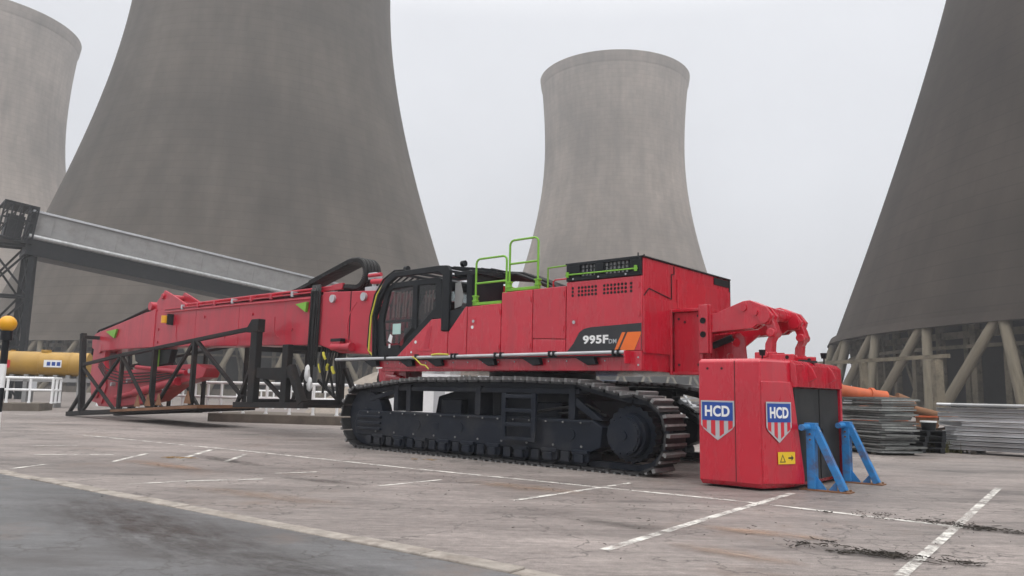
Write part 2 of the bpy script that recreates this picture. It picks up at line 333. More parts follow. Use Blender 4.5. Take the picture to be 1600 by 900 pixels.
for pts, wd in (([(-10.83, 19.98), (-5.2, 16.0), (-1.9, 13.49), (2.91, 10.07), (4.95, 8.2)], .1), ([(.83, 6.75), (2.4, 8.9), (3.95, 10.98)], .1),
                ([(0.06, 9.62), (1.84, 11.83)], .09), ([(2.95, 6.0), (5.2, 9.0), (7.6, 12.23)], .095), ([(-1.77, 10.78), (-.98, 11.71)], .07),
                ([(-4.99, 10.4), (-4.35, 10.9), (-3.5, 11.3)], .08), ([(-6.14, 16.26), (-5.83, 13.9)], .1), ([(-6.89, 15.04), (-6.68, 13.3)], .09),
                ([(-5.11, 15.37), (-4.93, 13.73)], .09), ([(-3.56, 12.08), (-3.0, 12.4)], .08), ([(-7.47, 11.91), (-7.43, 12.65)], .09),
                ([(-9.83, 16.24), (-9.05, 16.49)], .1), ([(-8.6, 14.3), (-7.3, 14.6)], .1)):
    stripe(pts, wd, zz); zz += .0002
# mud and clay stains: soft-edged sheets a few millimetres up
def stain(col, loc, rot, lx, ly, amt, seed):
    md = bpy.data.materials.new('mud_wash'); md.use_nodes = True; t = md.node_tree; L = t.links.new; b = t.nodes['Principled BSDF']; b.inputs['Base Color'].default_value = (*col, 1); b.inputs['Roughness'].default_value = .6
    tcm = N(t, 'ShaderNodeTexCoord'); gr_ = N(t, 'ShaderNodeTexGradient', gradient_type='SPHERICAL'); mpm = N(t, 'ShaderNodeMapping'); mpm.inputs['Scale'].default_value = (1/lx, 1/ly, 1); L(tcm.outputs['Object'], mpm.inputs[0])
    ofs = N(t, 'ShaderNodeMapping'); ofs.inputs['Location'].default_value = (seed*3.1, seed*1.7, 0); ofs.inputs['Scale'].default_value = (1, 2.5, 1); L(tcm.outputs['Object'], ofs.inputs[0])
    nzm = N(t, 'ShaderNodeTexNoise', Scale=2.6, Detail=9.0, Roughness=.75); L(ofs.outputs[0], nzm.inputs['Vector'])
    L(mpm.outputs[0], gr_.inputs[0]); rm = N(t, 'ShaderNodeMapRange'); rm.inputs[1].default_value = .36; rm.inputs[2].default_value = .66; rm.inputs[4].default_value = amt; L(nzm.outputs[0], rm.inputs[0])
    mm_ = N(t, 'ShaderNodeMath', operation='MULTIPLY'); mm_.use_clamp = True; L(rm.outputs[0], mm_.inputs[0]); L(gr_.outputs[1], mm_.inputs[1]); L(mm_.outputs[0], b.inputs['Alpha'])
    g = MB(); g._add([(-lx, -ly, 0), (lx, -ly, 0), (lx, ly, 0), (-lx, ly, 0)], [(0, 1, 2, 3)]); o = g.build('mud_stain', md); o.location = loc; o.rotation_euler = (0, 0, rot); tag(o, kind='structure')
KA = math.atan2(kd.y, kd.x)
for i_, (col, c, lx, ly, amt) in enumerate((((.05, .033, .027), kpt(.1, -.85), 2.8, .75, .9), ((.05, .04, .034), kpt(2.6, -1.0), 2.0, .5, .6), ((.32, .22, .16), (2.5, 7.75), .75, .22, 1.5), ((.3, .22, .17), (1.9, 6.7), .7, .25, 1.2),
        ((.3, .19, .13), (-5.6, 12.9), 1.3, .3, 1.3), ((.04, .034, .03), (3.15, 6.75), .8, .2, .9), ((.05, .04, .034), (5.2, 8.05), .9, .2, 1.3), ((.27, .18, .12), (.2, 11.0), 1.2, .35, 1.0), ((.05, .043, .04), (-2.6, 11.2), .9, .2, 1.2), ((.055, .048, .044), (-5.0, 14.0), 1.5, .25, 1.2), ((.05, .045, .04), (1.2, 8.0), .8, .22, .9), ((.28, .2, .15), (-3.0, 9.6), 1.6, .3, .9))):
    stain(col, (c[0], c[1], .0085+i_*.0003), KA+(i_ % 3-1)*.12, lx, ly, amt, i_+1)
# damp air
hz = bpy.data.materials.new('haze'); hz.use_nodes = True; t = hz.node_tree; t.nodes.clear()
o_ = N(t, 'ShaderNodeOutputMaterial'); pv = N(t, 'ShaderNodeVolumePrincipled'); pv.inputs['Color'].default_value = (.97, .975, 1, 1); pv.inputs['Density'].default_value = .0013
pv.inputs['Anisotropy'].default_value = .2
t.links.new(pv.outputs[0], o_.inputs['Volume'])
g = MB(); g.box(-950, 950, -950, 950, -1, 128); tag(g.build('haze', hz), kind='stuff')

# ------------------------------------------------------------------ cooling towers
def profile(z, zb=8.2, Rb=47.16, zt=93.3, Rt=26.5, H=121.9, Rtop=28.3):
    c1 = (zt-zb)/math.sqrt((Rb/Rt)**2-1); c2 = (H-zt)/math.sqrt((Rtop/Rt)**2-1)
    return Rt*math.sqrt(1+((z-zt)/(c1 if z < zt else c2))**2)
NLEG = 38
def tower(cx, cy, phase, material, label, span=112, inner=True):
    root = empty('cooling_tower', (cx, cy, 0)); tag(root, label, 'cooling tower', 'hyperbolic cooling towers')
    zs = [8.2+(121.9-8.2)*i/64 for i in range(65)]
    outer = [(profile(z), z) for z in zs]; inn = [(profile(z)-.6, z) for z in reversed(zs)]
    g = MB(); g.lathe(outer+inn+[outer[0]], n=144); g.build('shell', material, root, smooth=True)
    rz = [(profile(118.2)+.02, 118.2), (profile(119)+.3, 119), (profile(121.9)+.42, 122.1), (profile(121.9)-.7, 122.1), (profile(118.2)-.2, 118.2)]
    g = MB(); g.lathe(rz, n=144); g.build('rim', material, root, smooth=True)
    g = MB(); g.lathe([(47.0, 7.7), (47.9, 7.7), (47.5, 8.5), (46.9, 8.5), (47.0, 7.7)], n=144); g.build('ring_beam', material, root, smooth=True)
    g = MB(); g.lathe([(46.2, 0), (46.2, .9), (46.7, .9), (46.7, 0)], n=120); g.build('basin_wall', M['plinth'], root)
    g = MB(); g.lathe([(42.6, 0), (42.6, 8.6)], n=90); g.build('packing', M['packing'], root)
    face = math.degrees(math.atan2(-cy, -cx))
    lm = None
    for i in range(NLEG):
        na = phase+i*360/NLEG
        for sgn in (-1, 1):
            fa = na+sgn*180/NLEG
            d = (fa-face+180) % 360-180
            if abs(d) > span: continue
            top = Vector((47.2*math.cos(R(na+sgn*.35)), 47.2*math.sin(R(na+sgn*.35)), 7.9)); ft = Vector((50.2*math.cos(R(fa-sgn*.35)), 50.2*math.sin(R(fa-sgn*.35)), -.1))
            if lm is None:
                g = MB(); g.tube([(0, 0, 0), (0, 0, .5), (0, 0, 1)], .42, 10); o = g.build('leg', M['legc'], root, smooth=True); lm = o.data
            else:
                o = bpy.data.objects.new('leg', lm); C.objects.link(o); o.parent = root
            v = top-ft; o.location = ft; o.rotation_mode = 'QUATERNION'; o.rotation_quaternion = v.to_track_quat('Z', 'Y'); o.scale = (1, 1, v.length)
    if inner:
        pm = None; k = 0
        for i in range(NLEG*3):
            a = phase+4+i*360/(NLEG*3); d = (a-face+180) % 360-180
            if abs(d) > 80: continue
            if pm is None:
                g = MB(); g.box(-.28, .28, -.28, .28, 0, 8.4); o = g.build('inner_post', M['legc'], root); pm = o.data
            else: o = bpy.data.objects.new('inner_post', pm); C.objects.link(o); o.parent = root
            rad = 45.0-(i % 3)*.8
            o.location = (rad*math.cos(R(a)), rad*math.sin(R(a)), 0); o.rotation_euler = (0, 0, R(a))
        pb2 = random.Random(int(abs(cx)))
        for i in range(40):
            a = face+pb2.uniform(-70, 70); a2 = a+pb2.uniform(1.5, 4.5)*pb2.choice((-1, 1)); r1, r2 = pb2.uniform(43.2, 45.5), pb2.uniform(43.2, 45.5)
            g = MB(); g.bar((r1*math.cos(R(a)), r1*math.sin(R(a)), 0), (r2*math.cos(R(a2)), r2*math.sin(R(a2)), 8.2), .3, .3); g.build('inner_brace', M['legc'], root)
        g = MB()
        for rr_, z0, z1 in ((45.3, 5.9, 6.2), (44.0, 6.9, 7.5), (45.4, 7.9, 8.5)):
            g.lathe([(rr_, z0), (rr_+.3, z0), (rr_+.3, z1), (rr_, z1), (rr_, z0)], n=90)
        g.build('ring_walkway', M['legc'], root)
    return root
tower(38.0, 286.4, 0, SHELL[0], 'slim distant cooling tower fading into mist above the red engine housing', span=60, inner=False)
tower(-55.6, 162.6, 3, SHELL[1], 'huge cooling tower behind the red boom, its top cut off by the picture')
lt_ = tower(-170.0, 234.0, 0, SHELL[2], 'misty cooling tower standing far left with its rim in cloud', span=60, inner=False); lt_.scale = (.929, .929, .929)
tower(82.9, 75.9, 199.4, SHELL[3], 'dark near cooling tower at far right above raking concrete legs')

# ------------------------------------------------------------------ excavator (own frame: s runs forward to the boom, t away from the viewer)
T0 = (1.92, 12.97, 0); RZ = R(-41)
def MC(p): return Vector((-p[0], p[1], p[2]))
def mm(): return MB(MC)
ex = empty('demolition_excavator', T0, RZ)
tag(ex, 'large red high reach demolition excavator on black crawler tracks with green handrails', 'excavator')
FACE = (R(90), 0, 0)                                    # lettering on the near side
B0 = .35; B1 = 3.75
# --- undercarriage
def track_path():
    p = [(6.95, .045)]; p += arc((6.98, .72), .675, -90, 62, 14)[1:]
    p += [(5.75, 1.47), (5.2, 1.51), (2.5, 1.53), (1.0, 1.49)]
    p += arc((-.12, .665), .635, 78, 262, 16)
    p += [(.3, .045)]
    return p
def resample(p, n):
    q = p+[p[0]]; L_ = [0]
    for i in range(len(q)-1): L_.append(L_[-1]+math.dist(q[i], q[i+1]))
    out = []; j = 0
    for k in range(n):
        d = L_[-1]*k/n
        while L_[j+1] < d: j += 1
        f = (d-L_[j])/(L_[j+1]-L_[j]); a, b = q[j], q[j+1]
        out.append((a[0]+(b[0]-a[0])*f, a[1]+(b[1]-a[1])*f, math.atan2(b[1]-a[1], b[0]-a[0])))
    return out
TP = resample(track_path(), 62)
def track(t0, far):
    fr = mm()
    tm = t0+.33
    fr.prism([(7.2, .3), (7.3, .55), (7.15, .84), (.72, .86), (.52, .75), (.55, .4), (.8, .3)], t0+.1, t0+.56)
    tr = fr.build('track_frame', M['navy'], ex, bevel=.02)
    if far: tag(tr, 'far track frame')
    b = mm(); b.box(1.05, 5.9, t0+.16, t0+.5, 1.3, 1.4)
    for s0 in (5.95, 5.55, 3.5, 1.2): b.box(s0-.07, s0+.07, t0+.14, t0+.52, .86, 1.42)
    b.prism([(1.2, 1.3), (.55, .86), (.75, .86), (1.3, 1.2)], t0+.16, t0+.5)
    b.prism([(5.9, 1.35), (6.85, 1.15), (6.85, 1.05), (5.9, 1.25)], t0+.16, t0+.5)
    b.build('carrier_rail', M['navy'], tr, bevel=.012)
    ri = mm()
    for z in (.42, .55, .68): ri.box(6.35, 7.16, t0+.045, t0+.1, z, z+.055)
    ri.build('idler_guard', M['navy'], tr, bevel=.01)
    bt_ = mm()
    for k in range(16): bt_.tube([(.95+k*.39, t0+.06, .81), (.95+k*.39, t0+.08, .81)], .018, 6)
    for k in range(10): bt_.tube([(.95+k*.62, t0+.085, .4), (.95+k*.62, t0+.1, .4)], .022, 6)
    bt_.build('frame_bolts', M['grouser'], tr)
    hs_ = mm(); hs_.tube([(.7, t0+.3, 1.0), (.9, t0+.2, 1.12), (1.5, t0+.25, 1.05), (2.2, t0+.3, .95)], .03, 7); hs_.tube([(.6, t0+.35, .95), (.95, t0+.25, 1.0), (1.6, t0+.3, .95)], .025, 7); hs_.build('drive_hose', M['rubber'], tr, smooth=True)
    # weld pads along the beam
    pd = mm()
    for s0 in (5.2, 3.95, 1.2): pd.tube([(s0, t0+.085, .6), (s0, t0+.1, .6)], .11, 16)
    pd.box(4.55, 4.72, t0+.09, t0+.1, .52, .66)
    pd.box(.75, 7.0, t0+.075, t0+.1, .8, .83)
    pd.build('frame_pad', M['navy'], tr)
    for k in range(9):
        s0 = .95+k*.68; r_ = mm(); r_.tube([(s0, t0+.12, .2), (s0, t0+.54, .2)], .13, 14); r_.tube([(s0, t0+.06, .2), (s0, t0+.12, .2)], .07, 10)
        r_.box(s0-.17, s0+.17, t0+.07, t0+.12, .15, .3); r_.build('track_roller', M['navy'], tr, smooth=True)
    for k in range(9):
        s0 = .95+k*.68; g_ = mm(); g_.box(s0-.17, s0+.17, t0+.03, t0+.1, .27, .34); g_.box(s0-.09, s0+.09, t0+.01, t0+.1, .13, .27)
        g_.box(s0+.25, s0+.43, t0+.06, t0+.12, .12, .3); g_.build('roller_bracket', M['navy'], tr, bevel=.012)
    ln = mm()
    for k in range(62):
        a, b_ = TP[k], TP[(k+1) % 62]
        pts = []
        for q in (a, b_): pts.append((q[0], q[1], q[2]))
        nx, nz = -math.sin(a[2]), math.cos(a[2])
        for tt in (t0+.22, t0+.38):
            ln.prism([(a[0]+nx*.025, a[1]+nz*.025), (b_[0]+nx*.025, b_[1]+nz*.025), (b_[0]+nx*.12, b_[1]+nz*.12), (a[0]+nx*.12, a[1]+nz*.12)], tt, tt+.06)
    ln.build('chain_link', M['navy'], tr)
    # shoes (direction of travel is clockwise so the outside normal is +n or -n: test with centroid)
    sm = None
    for k in range(62):
        s0, z0, an = TP[k]
        if sm is None:
            q = MB(); q.box(-.125, .125, 0, .65, -.02, .018); q.box(-.125, -.07, 0, .65, .018, .085); q.box(.03, .07, 0, .65, .018, .05)
            o = q.build('track_shoe', M['shoe'], tr); sm = o.data; sm.materials.append(M['grouser'])
            for pf in sm.polygons:
                if sum(sm.vertices[v].co.z for v in pf.vertices)/len(pf.vertices) > .03: pf.material_index = 1
        else: o = bpy.data.objects.new('track_shoe', sm); C.objects.link(o); o.parent = tr
        # local x along the chain, local z outwards
        dx, dz = math.cos(an), math.sin(an)
        nx, nz = -dz, dx
        if (s0-3.4)*nx+(z0-.75)*nz < 0 and True: nx, nz = -nx, -nz
        X = Vector((-dx, 0, dz)); Z = Vector((-nx, 0, nz)); Y = Z.cross(X)
        mw = Matrix((X, Y, Z)).transposed().to_4x4()
        yy = t0 if Y.y > 0 else t0+.65
        mw.translation = Vector((-s0, yy, z0)); o.matrix_local = mw
    # sprocket, final drive, idler
    sp = mm()
    teeth = []
    for k in range(42): teeth.append((.01+(.485 if k % 2 else .45)*math.cos(2*math.pi*k/42), .66+(.485 if k % 2 else .45)*math.sin(2*math.pi*k/42)))
    sp.prism(teeth, t0+.22, t0+.42); so = sp.build('sprocket', M['navy'], tr)
    fd = mm(); fd.tube([(.01, t0+.24, .64), (.01, t0+.06, .64)], .37, 30); fd.tube([(.01, t0+.06, .64), (.01, t0+.0, .64), (.01, t0-.03, .64)], .325, 28); fd.tube([(.01, t0-.03, .64), (.01, t0-.05, .64)], .29, 28); fd.tube([(.01, t0-.05, .64), (.01, t0-.065, .64)], .08, 14)
    for k in range(14): fd.tube([(.01+.3*math.cos(k*.4488), t0-.02, .64+.3*math.sin(k*.4488)), (.01+.3*math.cos(k*.4488), t0-.05, .64+.3*math.sin(k*.4488))], .022, 6)
    fd.build('final_drive', M['navy'], so, smooth=True)
    idl = mm(); idl.tube([(6.98, t0+.18, .7), (6.98, t0+.46, .7)], .58, 26); idl.tube([(6.98, t0+.12, .7), (6.98, t0+.52, .7)], .2, 16); idl.build('idler', M['navy'], tr, smooth=True)
    return tr
near = track(0, False); tag(near, 'near track frame with bolted on ladder')
track(3.45, True)
ld = mm()
for s0 in (2.66, 1.94): ld.box(s0-.05, s0+.05, -.04, .02, .42, 1.3)
for z in (.46, .72, .98, 1.24): ld.box(2.62, 1.98, -.04, .02, z-.035, z+.035)
ld.build('ladder', M['navy'], near, bevel=.01)
cb = mm(); cb.prism([(5.3, .75), (5.2, 1.2), (4.4, 1.38), (2.0, 1.38), (1.3, 1.2), (1.2, .75), (2.2, .55), (4.4, .55)], .7, 3.4)
cb.box(4.9, 4.3, .5, 3.6, .6, 1.15); cb.box(2.3, 1.7, .5, 3.6, .6, 1.15)
cb.build('carbody', M['navy'], ex, bevel=.03)
tt = mm(); tt.tube([(3.4, 2.05, 1.36), (3.4, 2.05, 1.74)], 1.15, 48); tt.build('turntable', M['black'], ex, smooth=True)
# --- upper structure: main frame
dk = mm(); dk.box(-.12, 6.75, B0+.03, B1, 1.72, 2.04); dk.prism([(6.75, 1.76), (6.75, 2.04), (8.0, 2.04), (7.6, 1.86)], 1.2, 3.0)
dk.build('main_frame', M['red'], ex, bevel=.015)
sk = mm(); sk.prism([(-.12, 1.72), (-.12, 2.06), (.13, 2.06), (.13, 2.0), (6.9, 1.96), (6.9, 1.82), (6.2, 1.80), (4.2, 1.76), (2.1, 1.73)], B0-.02, B0+.028); sk.build('skirt_panel', M['red'], ex, bevel=.006)
def panel(name, poly, t0=B0, t1=B0+.05, m_='red', parent=None, bev=.012): g = mm(); g.prism(poly, t0, t1); return g.build(name, M[m_], parent or ex, bevel=bev)
gp = .008
# bodies behind the side panels
hd = mm(); hd.box(-.12, 1.51, B0+.05, B1, 2.04, 3.69); hood = hd.build('engine_housing', M['red'], ex, bevel=.012)
rs = mm(); rs.box(-.15, -.122, B0+.02, B0+1.18, 2.03, 3.0); rs.box(-.15, -.122, B0+1.2, B1-.02, 2.9, 3.44)
rs.build('rear_cover', M['red'], hood, bevel=.006)
# rear seams, top cover outline
rl = mm(); rl.bar((-.128, B0+.05, 3.02), (-.128, B0+.22, 3.16), .012, .015); rl.bar((-.128, B0+.22, 3.16), (-.128, B0+1.0, 3.05), .012, .015); rl.bar((-.128, B0+1.0, 3.05), (-.128, B0+1.0, 3.5), .012, .015)
rl.bar((-.128, B0+1.0, 3.5), (-.128, B0+1.1, 3.52), .012, .015); rl.bar((-.128, B0+1.1, 3.52), (-.128, B0+1.1, 3.66), .012, .015)
rl.bar((-.128, 2.5, 3.28), (-.128, 3.7, 3.22), .012, .015)
rl.build('seam_seal', M['dark'], hood)
vt = mm(); vt.box(-.135, -.121, 3.05, 3.7, 3.53, 3.67); vt.build('rear_vent', M['dark'], hood)
tp = mm(); tp.box(-.15, 1.53, B0-.01, B1+.02, 3.69, 3.715); tp.build('housing_lid', M['black'], hood, bevel=.006)
ed_ = mm(); ed_.box(-.135, -.1, B1-.02, B1+.02, 2.7, 3.69); ed_.build('corner_seal', M['black'], hood)
sb = mm()
for tq in (B0+.1, B0+.3): sb.tube([(.02, tq, 3.71), (.02, tq, 3.79)], .012, 6)
sb.build('lifting_stud', M['black'], hood)
# side doors
p1 = panel('side_door', [(4.06-gp, 2.04), (4.06-gp, 3.05), (3.12+gp, 3.07), (3.12+gp, 2.04)])
p2 = panel('side_door', [(3.12-gp, 2.04), (3.12-gp, 3.28), (2.31+gp, 3.29), (2.31+gp, 2.04)])
p3 = panel('side_door', [(2.31-gp, 2.34), (2.31-gp, 3.29), (1.51+gp, 3.30), (1.51+gp, 2.31)])
panel('side_door', [(2.31-gp, 2.04), (2.31-gp, 2.325), (1.51+gp, 2.295), (1.51+gp, 2.04)])
p4 = panel('side_door', [(1.51-gp, 2.065), (1.51-gp, 3.36), (-.12, 3.36), (-.12, 2.065)])
pq = panel('quarter_panel', [(4.61-gp, 2.04), (4.61-gp, 2.55), (4.12, 3.05), (4.06+gp, 3.06), (4.06+gp, 2.04)])
for (s0, z0, par) in ((3.87, 2.75, p1), (1.32, 2.62, p4)):
    h = mm(); h.box(s0-.075, s0+.075, B0-.006, B0+.002, z0-.075, z0+.075); ho = h.build('latch_plate', M['red'], par, bevel=.003)
    h = mm(); h.box(s0-.05, s0+.05, B0-.009, B0-.005, z0-.05, z0+.055); h.build('latch_slot', M['red_old'], ho)
    h = mm(); h.tube([(s0, B0-.02, z0-.01), (s0, B0-.004, z0-.01)], .032, 12); h.build('lock', M['alu'], ho, smooth=True)
for par, s0, zs_ in ((p1, 3.16, (2.2, 2.9)), (p2, 2.36, (2.2, 3.1)), (p3, 1.56, (2.5, 3.15)), (p4, -.06, (2.7, 3.2))):
    hg = mm()
    for z in zs_: hg.tube([(s0, B0-.012, z-.05), (s0, B0-.012, z+.05)], .013, 8); hg.box(s0-.03, s0+.03, B0-.006, B0+.002, z-.04, z+.04)
    hg.build('hinge', M['red'], par)
bt_ = mm()
for k in range(16): bt_.tube([(.2+k*.42, B0-.032, 1.9), (.2+k*.42, B0-.018, 1.9)], .016, 6)
bt_.tube([(-.06, B0-.032, 1.95), (-.06, B0-.018, 1.95)], .018, 6); bt_.tube([(-.06, B0-.032, 1.82), (-.06, B0-.018, 1.82)], .018, 6)
bt_.build('skirt_bolts', M['alu'], ex)
hh = mm(); hh.tube([(3.9, B0-.01, 2.62), (3.9, B0, 2.62)], .035, 12); hh.build('sticker', M['white'], p1)
mb_ = mm(); mb_.box(1.51, 3.12, B0+.05, 1.35, 2.04, 3.28); mb_.box(3.12, 4.06, B0+.05, 1.35, 2.04, 3.045); mb_.box(1.51, 4.3, 2.85, B1, 2.04, 3.3); mb_.box(4.3, 5.9, 2.9, B1, 2.04, 2.8)
mb_.build('machinery_housing', M['red'], ex, bevel=.012)
st = mm(); st.prism([(4.05, 3.05), (4.05, 3.62), (3.05, 3.42), (2.6, 3.3), (2.6, 3.05)], 1.36, 1.48); st.build('boom_side_guard', M['red'], ex, bevel=.01)
# black louvre panel on top of the engine housing, near side
lv = mm()
zs0, zs1, sa, sb_ = 3.375, 3.70, 1.5, -.1
lv.box(sa, sb_, B0-.015, B0+.045, 3.375, 3.45); lv.box(sa, sb_, B0-.015, B0+.045, 3.655, 3.70)
for a_, b_ in ((1.5, 1.2), (.86, .68), (.12, -.1)): lv.box(a_, b_, B0-.015, B0+.045, 3.45, 3.655)
lo = lv.build('louvre_frame', M['black'], ex, bevel=.005)
rd = mm(); rd.box(1.2, .86, B0+.048, B0+.056, 3.45, 3.655); rd.box(.68, .12, B0+.048, B0+.056, 3.45, 3.655)
rd.build('radiator_core', M['core'], lo)
gd = mm()
for a_, b_ in ((1.2, .86), (.68, .12)):
    k = a_
    while k > b_: gd.box(k, k-.025, B0+.01, B0+.03, 3.45, 3.655); k -= .085
    for z in (3.52, 3.59): gd.box(a_, b_, B0+.012, B0+.028, z-.009, z+.009)
gd.build('grille', M['black'], lo)
bl = mm()
for s0 in (1.34, .78, .2): bl.tube([(s0, B0-.025, 3.41), (s0, B0-.014, 3.41)], .018, 8)
bl.build('bolt', M['alu'], lo)
# punched ventilation slots
pv_ = mm()
for s0, n in ((1.36, 1), (1.22, 6), (.66, 7), (.1, 1)):
    for i in range(n):
        for j in range(3):
            c = (s0-i*.075, 3.24-j*.068+ (s0-i*.075)*-.0)
            pv_.prism(arc(c, .027, 0, 315, 7), B0-.003, B0+.004)
pv_.build('vent_slot', M['dark'], p4)
# black swoosh decal with lettering and orange stripes
dc = mm(); dc.prism([(1.47, 2.075), (1.33, 2.22), (1.2, 2.42), (1.1, 2.48), (.95, 2.505), (-.11, 2.54), (-.11, 2.075)], B0-.005, B0+.004); dco = dc.build('decal', M['decal'], p4)
o2 = mm(); o2.prism([(.44, 2.077), (.28, 2.39), (.21, 2.39), (.37, 2.077)], B0-.008, B0-.004); o2.prism([(.33, 2.077), (.17, 2.39), (-.1, 2.39), (-.1, 2.35), (.03, 2.077)], B0-.008, B0-.004); o2.build('stripe', M['orange'], dco)
o2 = mm(); o2.prism([(-.1, 2.33), (-.1, 2.077), (.02, 2.077)], B0-.0085, B0-.0045); o2.build('stripe', M['red'], dco)
lettering('lettering', '995F', .55, .155, M['letter'], dco, (-.84, B0-.007, 2.28), FACE, .035)
lettering('lettering', 'DM', .16, .08, M['badge'], dco, (-.475, B0-.007, 2.24), FACE, .02)
# --- green handrails on the deck
def rail(pts, name='handrail', r=.022, m_='green'):
    g = mm()
    for p in pts: g.tube(p, r, 8)
    return g.build(name, M[m_], ex, smooth=True)
def hoop(sA, sB, z0, z1, t, mid):
    c = .1; top = [(sA, t, z0), (sA, t, z1-c)]+[(sA-c+c*math.cos(R(180-a))+0 if False else sA-c*(1-math.cos(R(a))), t, z1-c+c*math.sin(R(a))) for a in (30, 60, 90)]+\
        [(sB+c*(1-math.cos(R(a))), t, z1-c+c*math.sin(R(a))) for a in (90, 60, 30)]+[(sB, t, z1-c), (sB, t, z0)]
    L_ = [top, [(sA, t, mid), (sB, t, mid)]]
    return L_
rail(hoop(3.9, 3.06, 3.09, 4.04, .42, 3.53)); rail(hoop(2.98, 2.25, 3.3, 4.33, .42, 3.855))
rail([[(2.05, .48, 3.3), (2.05, .48, 3.7), (1.45, .48, 3.71)]], r=.018)
rail([[(1.93, .5, 3.3), (1.93, .5, 3.43), (1.88, .5, 3.46), (1.56, .5, 3.46), (1.53, .5, 3.43), (1.53, .5, 3.3)]], 'grab_handle', .016, 'red')
rail([[(1.49, B0-.05, 3.49), (-.06, B0-.05, 3.485)]], 'louvre_bar', .014); 
for s0, z in ((3.9, 3.08), (3.06, 3.09), (2.98, 3.3), (2.25, 3.3)):
    gb = mm(); gb.box(s0-.04, s0+.04, .38, .46, z, z+.2); gb.box(s0-.06, s0+.06, .37, .47, z+.17, z+.2); gb.box(s0-.06, s0+.06, .37, .47, z+.07, z+.1)
    gb.build('rail_socket', M['green'], ex, bevel=.006)
gb = mm(); gb.box(3.95, 3.15, .38, .44, 3.07, 3.13); gb.box(3.0, 2.2, .38, .44, 3.3, 3.36); gb.build('toe_board', M['green'], ex, bevel=.006)
for s0 in (1.45, -.02): 
    gb = mm(); gb.tube([(s0, B0-.05, 3.44), (s0, B0-.05, 3.54)], .03, 8); gb.build('louvre_bar_end', M['green'], ex, smooth=True)
# --- folding side walkway tube along the skirt
wk = mm(); wk.tube([(8.25, .2, 2.0), (4, .2, 2.02), (.12, .2, 2.035)], .034, 10); wk.build('walkway_tube', M['alu'], ex, smooth=True)
wb = mm(); wb.box(8.2, .14, .2, .34, 1.96, 1.985); wb.build('walkway_shelf', M['black'], ex)
for s0 in (6.95, 5.75, 4.85, 3.35, 2.2, .95):
    w_ = mm(); w_.prism([(s0+.3, 1.98), (s0-.15, 1.98), (s0-.2, 1.84), (s0-.02, 1.82)], .22, .32); w_.build('walkway_bracket', M['black'], ex, bevel=.006)
for s0 in (6.4, 5.4, 4.3, 4.2, 3.1, 2.95, 1.75, 1.65, .35, .25):
    cl = mm(); cl.box(s0-.02, s0+.02, .15, .25, 1.98, 2.08); cl.build('walkway_clamp', M['black'], ex)
ep = mm(); ep.box(.13, .1, .16, .34, 1.84, 2.06); ep.build('walkway_end_plate', M['red'], ex, bevel=.004)
yh = mm(); yh.tube([(4.9, .17, 2.06), (4.7, .16, 2.075), (4.4, .17, 2.06)], .02, 6); yh.tube([(5.5, .17, 2.03), (5.35, .13, 1.98), (5.2, .15, 1.86), (5.05, .14, 1.84), (4.95, .15, 1.76)], .013, 6); yh.build('safety_cord', M['yellow'], ex, smooth=True)
# --- cab
cab = mm(); c0, c1 = .42, 1.5
# floor, roof, rear, far side
cab.box(6.9, 4.9, c0+.05, c1, 2.04, 2.16); cab.prism([(6.72, 3.66), (6.5, 3.72), (5.0, 3.75), (4.9, 3.7), (4.9, 3.62), (6.7, 3.6)], c0, c1)
cab.box(4.98, 4.88, c0, c1, 2.1, 2.75); cab.box(4.98, 4.88, c0, c0+.1, 2.7, 3.7); cab.box(4.98, 4.88, c1-.1, c1, 2.7, 3.7); cab.box(4.98, 4.88, c0, c1, 3.5, 3.7)
cab.box(6.85, 4.9, c1-.06, c1, 2.1, 2.85); cab.bar((6.93, c1-.04, 2.1), (6.98, c1-.04, 2.9), .08, .1); cab.bar((6.98, c1-.04, 2.9), (6.7, c1-.04, 3.68), .08, .1); cab.bar((5.8, c1-.04, 2.8), (5.8, c1-.04, 3.7), .06, .08)
cabo = cab.build('cab', M['black'], ex, bevel=.02)
# near-side frame (a dark pressed frame round door and quarter windows)
dfm = mm(); y0, y1 = c0-.03, c0+.05
def fr(a, b, w_): dfm.bar((a[0], (y0+y1)/2, a[1]), (b[0], (y0+y1)/2, b[1]), y1-y0, w_, up=(0, 0, 1)) if abs(a[0]-b[0]) > abs(a[1]-b[1]) else dfm.bar((a[0], (y0+y1)/2, a[1]), (b[0], (y0+y1)/2, b[1]), w_, y1-y0, up=(0, 1, 0))
outl = [(6.93, 2.06), (6.98, 2.9), (6.72, 3.62), (6.5, 3.71), (5.02, 3.74), (4.93, 3.4), (4.88, 2.84)]
dfm.prism([(6.95, 2.05), (7.0, 2.9), (6.74, 3.64), (6.5, 3.74), (6.5, 3.62), (6.62, 3.55), (6.8, 2.9), (6.72, 2.3), (6.25, 2.32), (6.05, 2.06)], y0, y1)     # front post and sill
dfm.prism([(6.5, 3.74), (5.0, 3.76), (4.9, 3.6), (5.05, 3.55), (5.1, 3.62), (6.5, 3.62)], y0+.001, y1-.001)
dfm.prism([(5.82, 3.63), (5.66, 3.63), (5.66, 2.6), (5.82, 2.72)], y0+.002, y1-.002)
dfm.prism([(5.1, 3.58), (4.9, 3.6), (4.84, 2.84), (5.12, 2.86), (6.2, 2.07), (6.42, 2.07), (5.66, 2.66), (5.24, 2.98), (5.08, 3.1)], y0+.003, y1-.003)
dfm.build('door_frame', M['black'], cabo, bevel=.012)
gls = mm(); gls.prism([(6.62, 3.56), (5.82, 3.63), (5.82, 2.72), (6.25, 2.36), (6.72, 2.36), (6.8, 2.9)], c0, c0+.012); go = gls.build('door_glass', M['glass'], cabo)
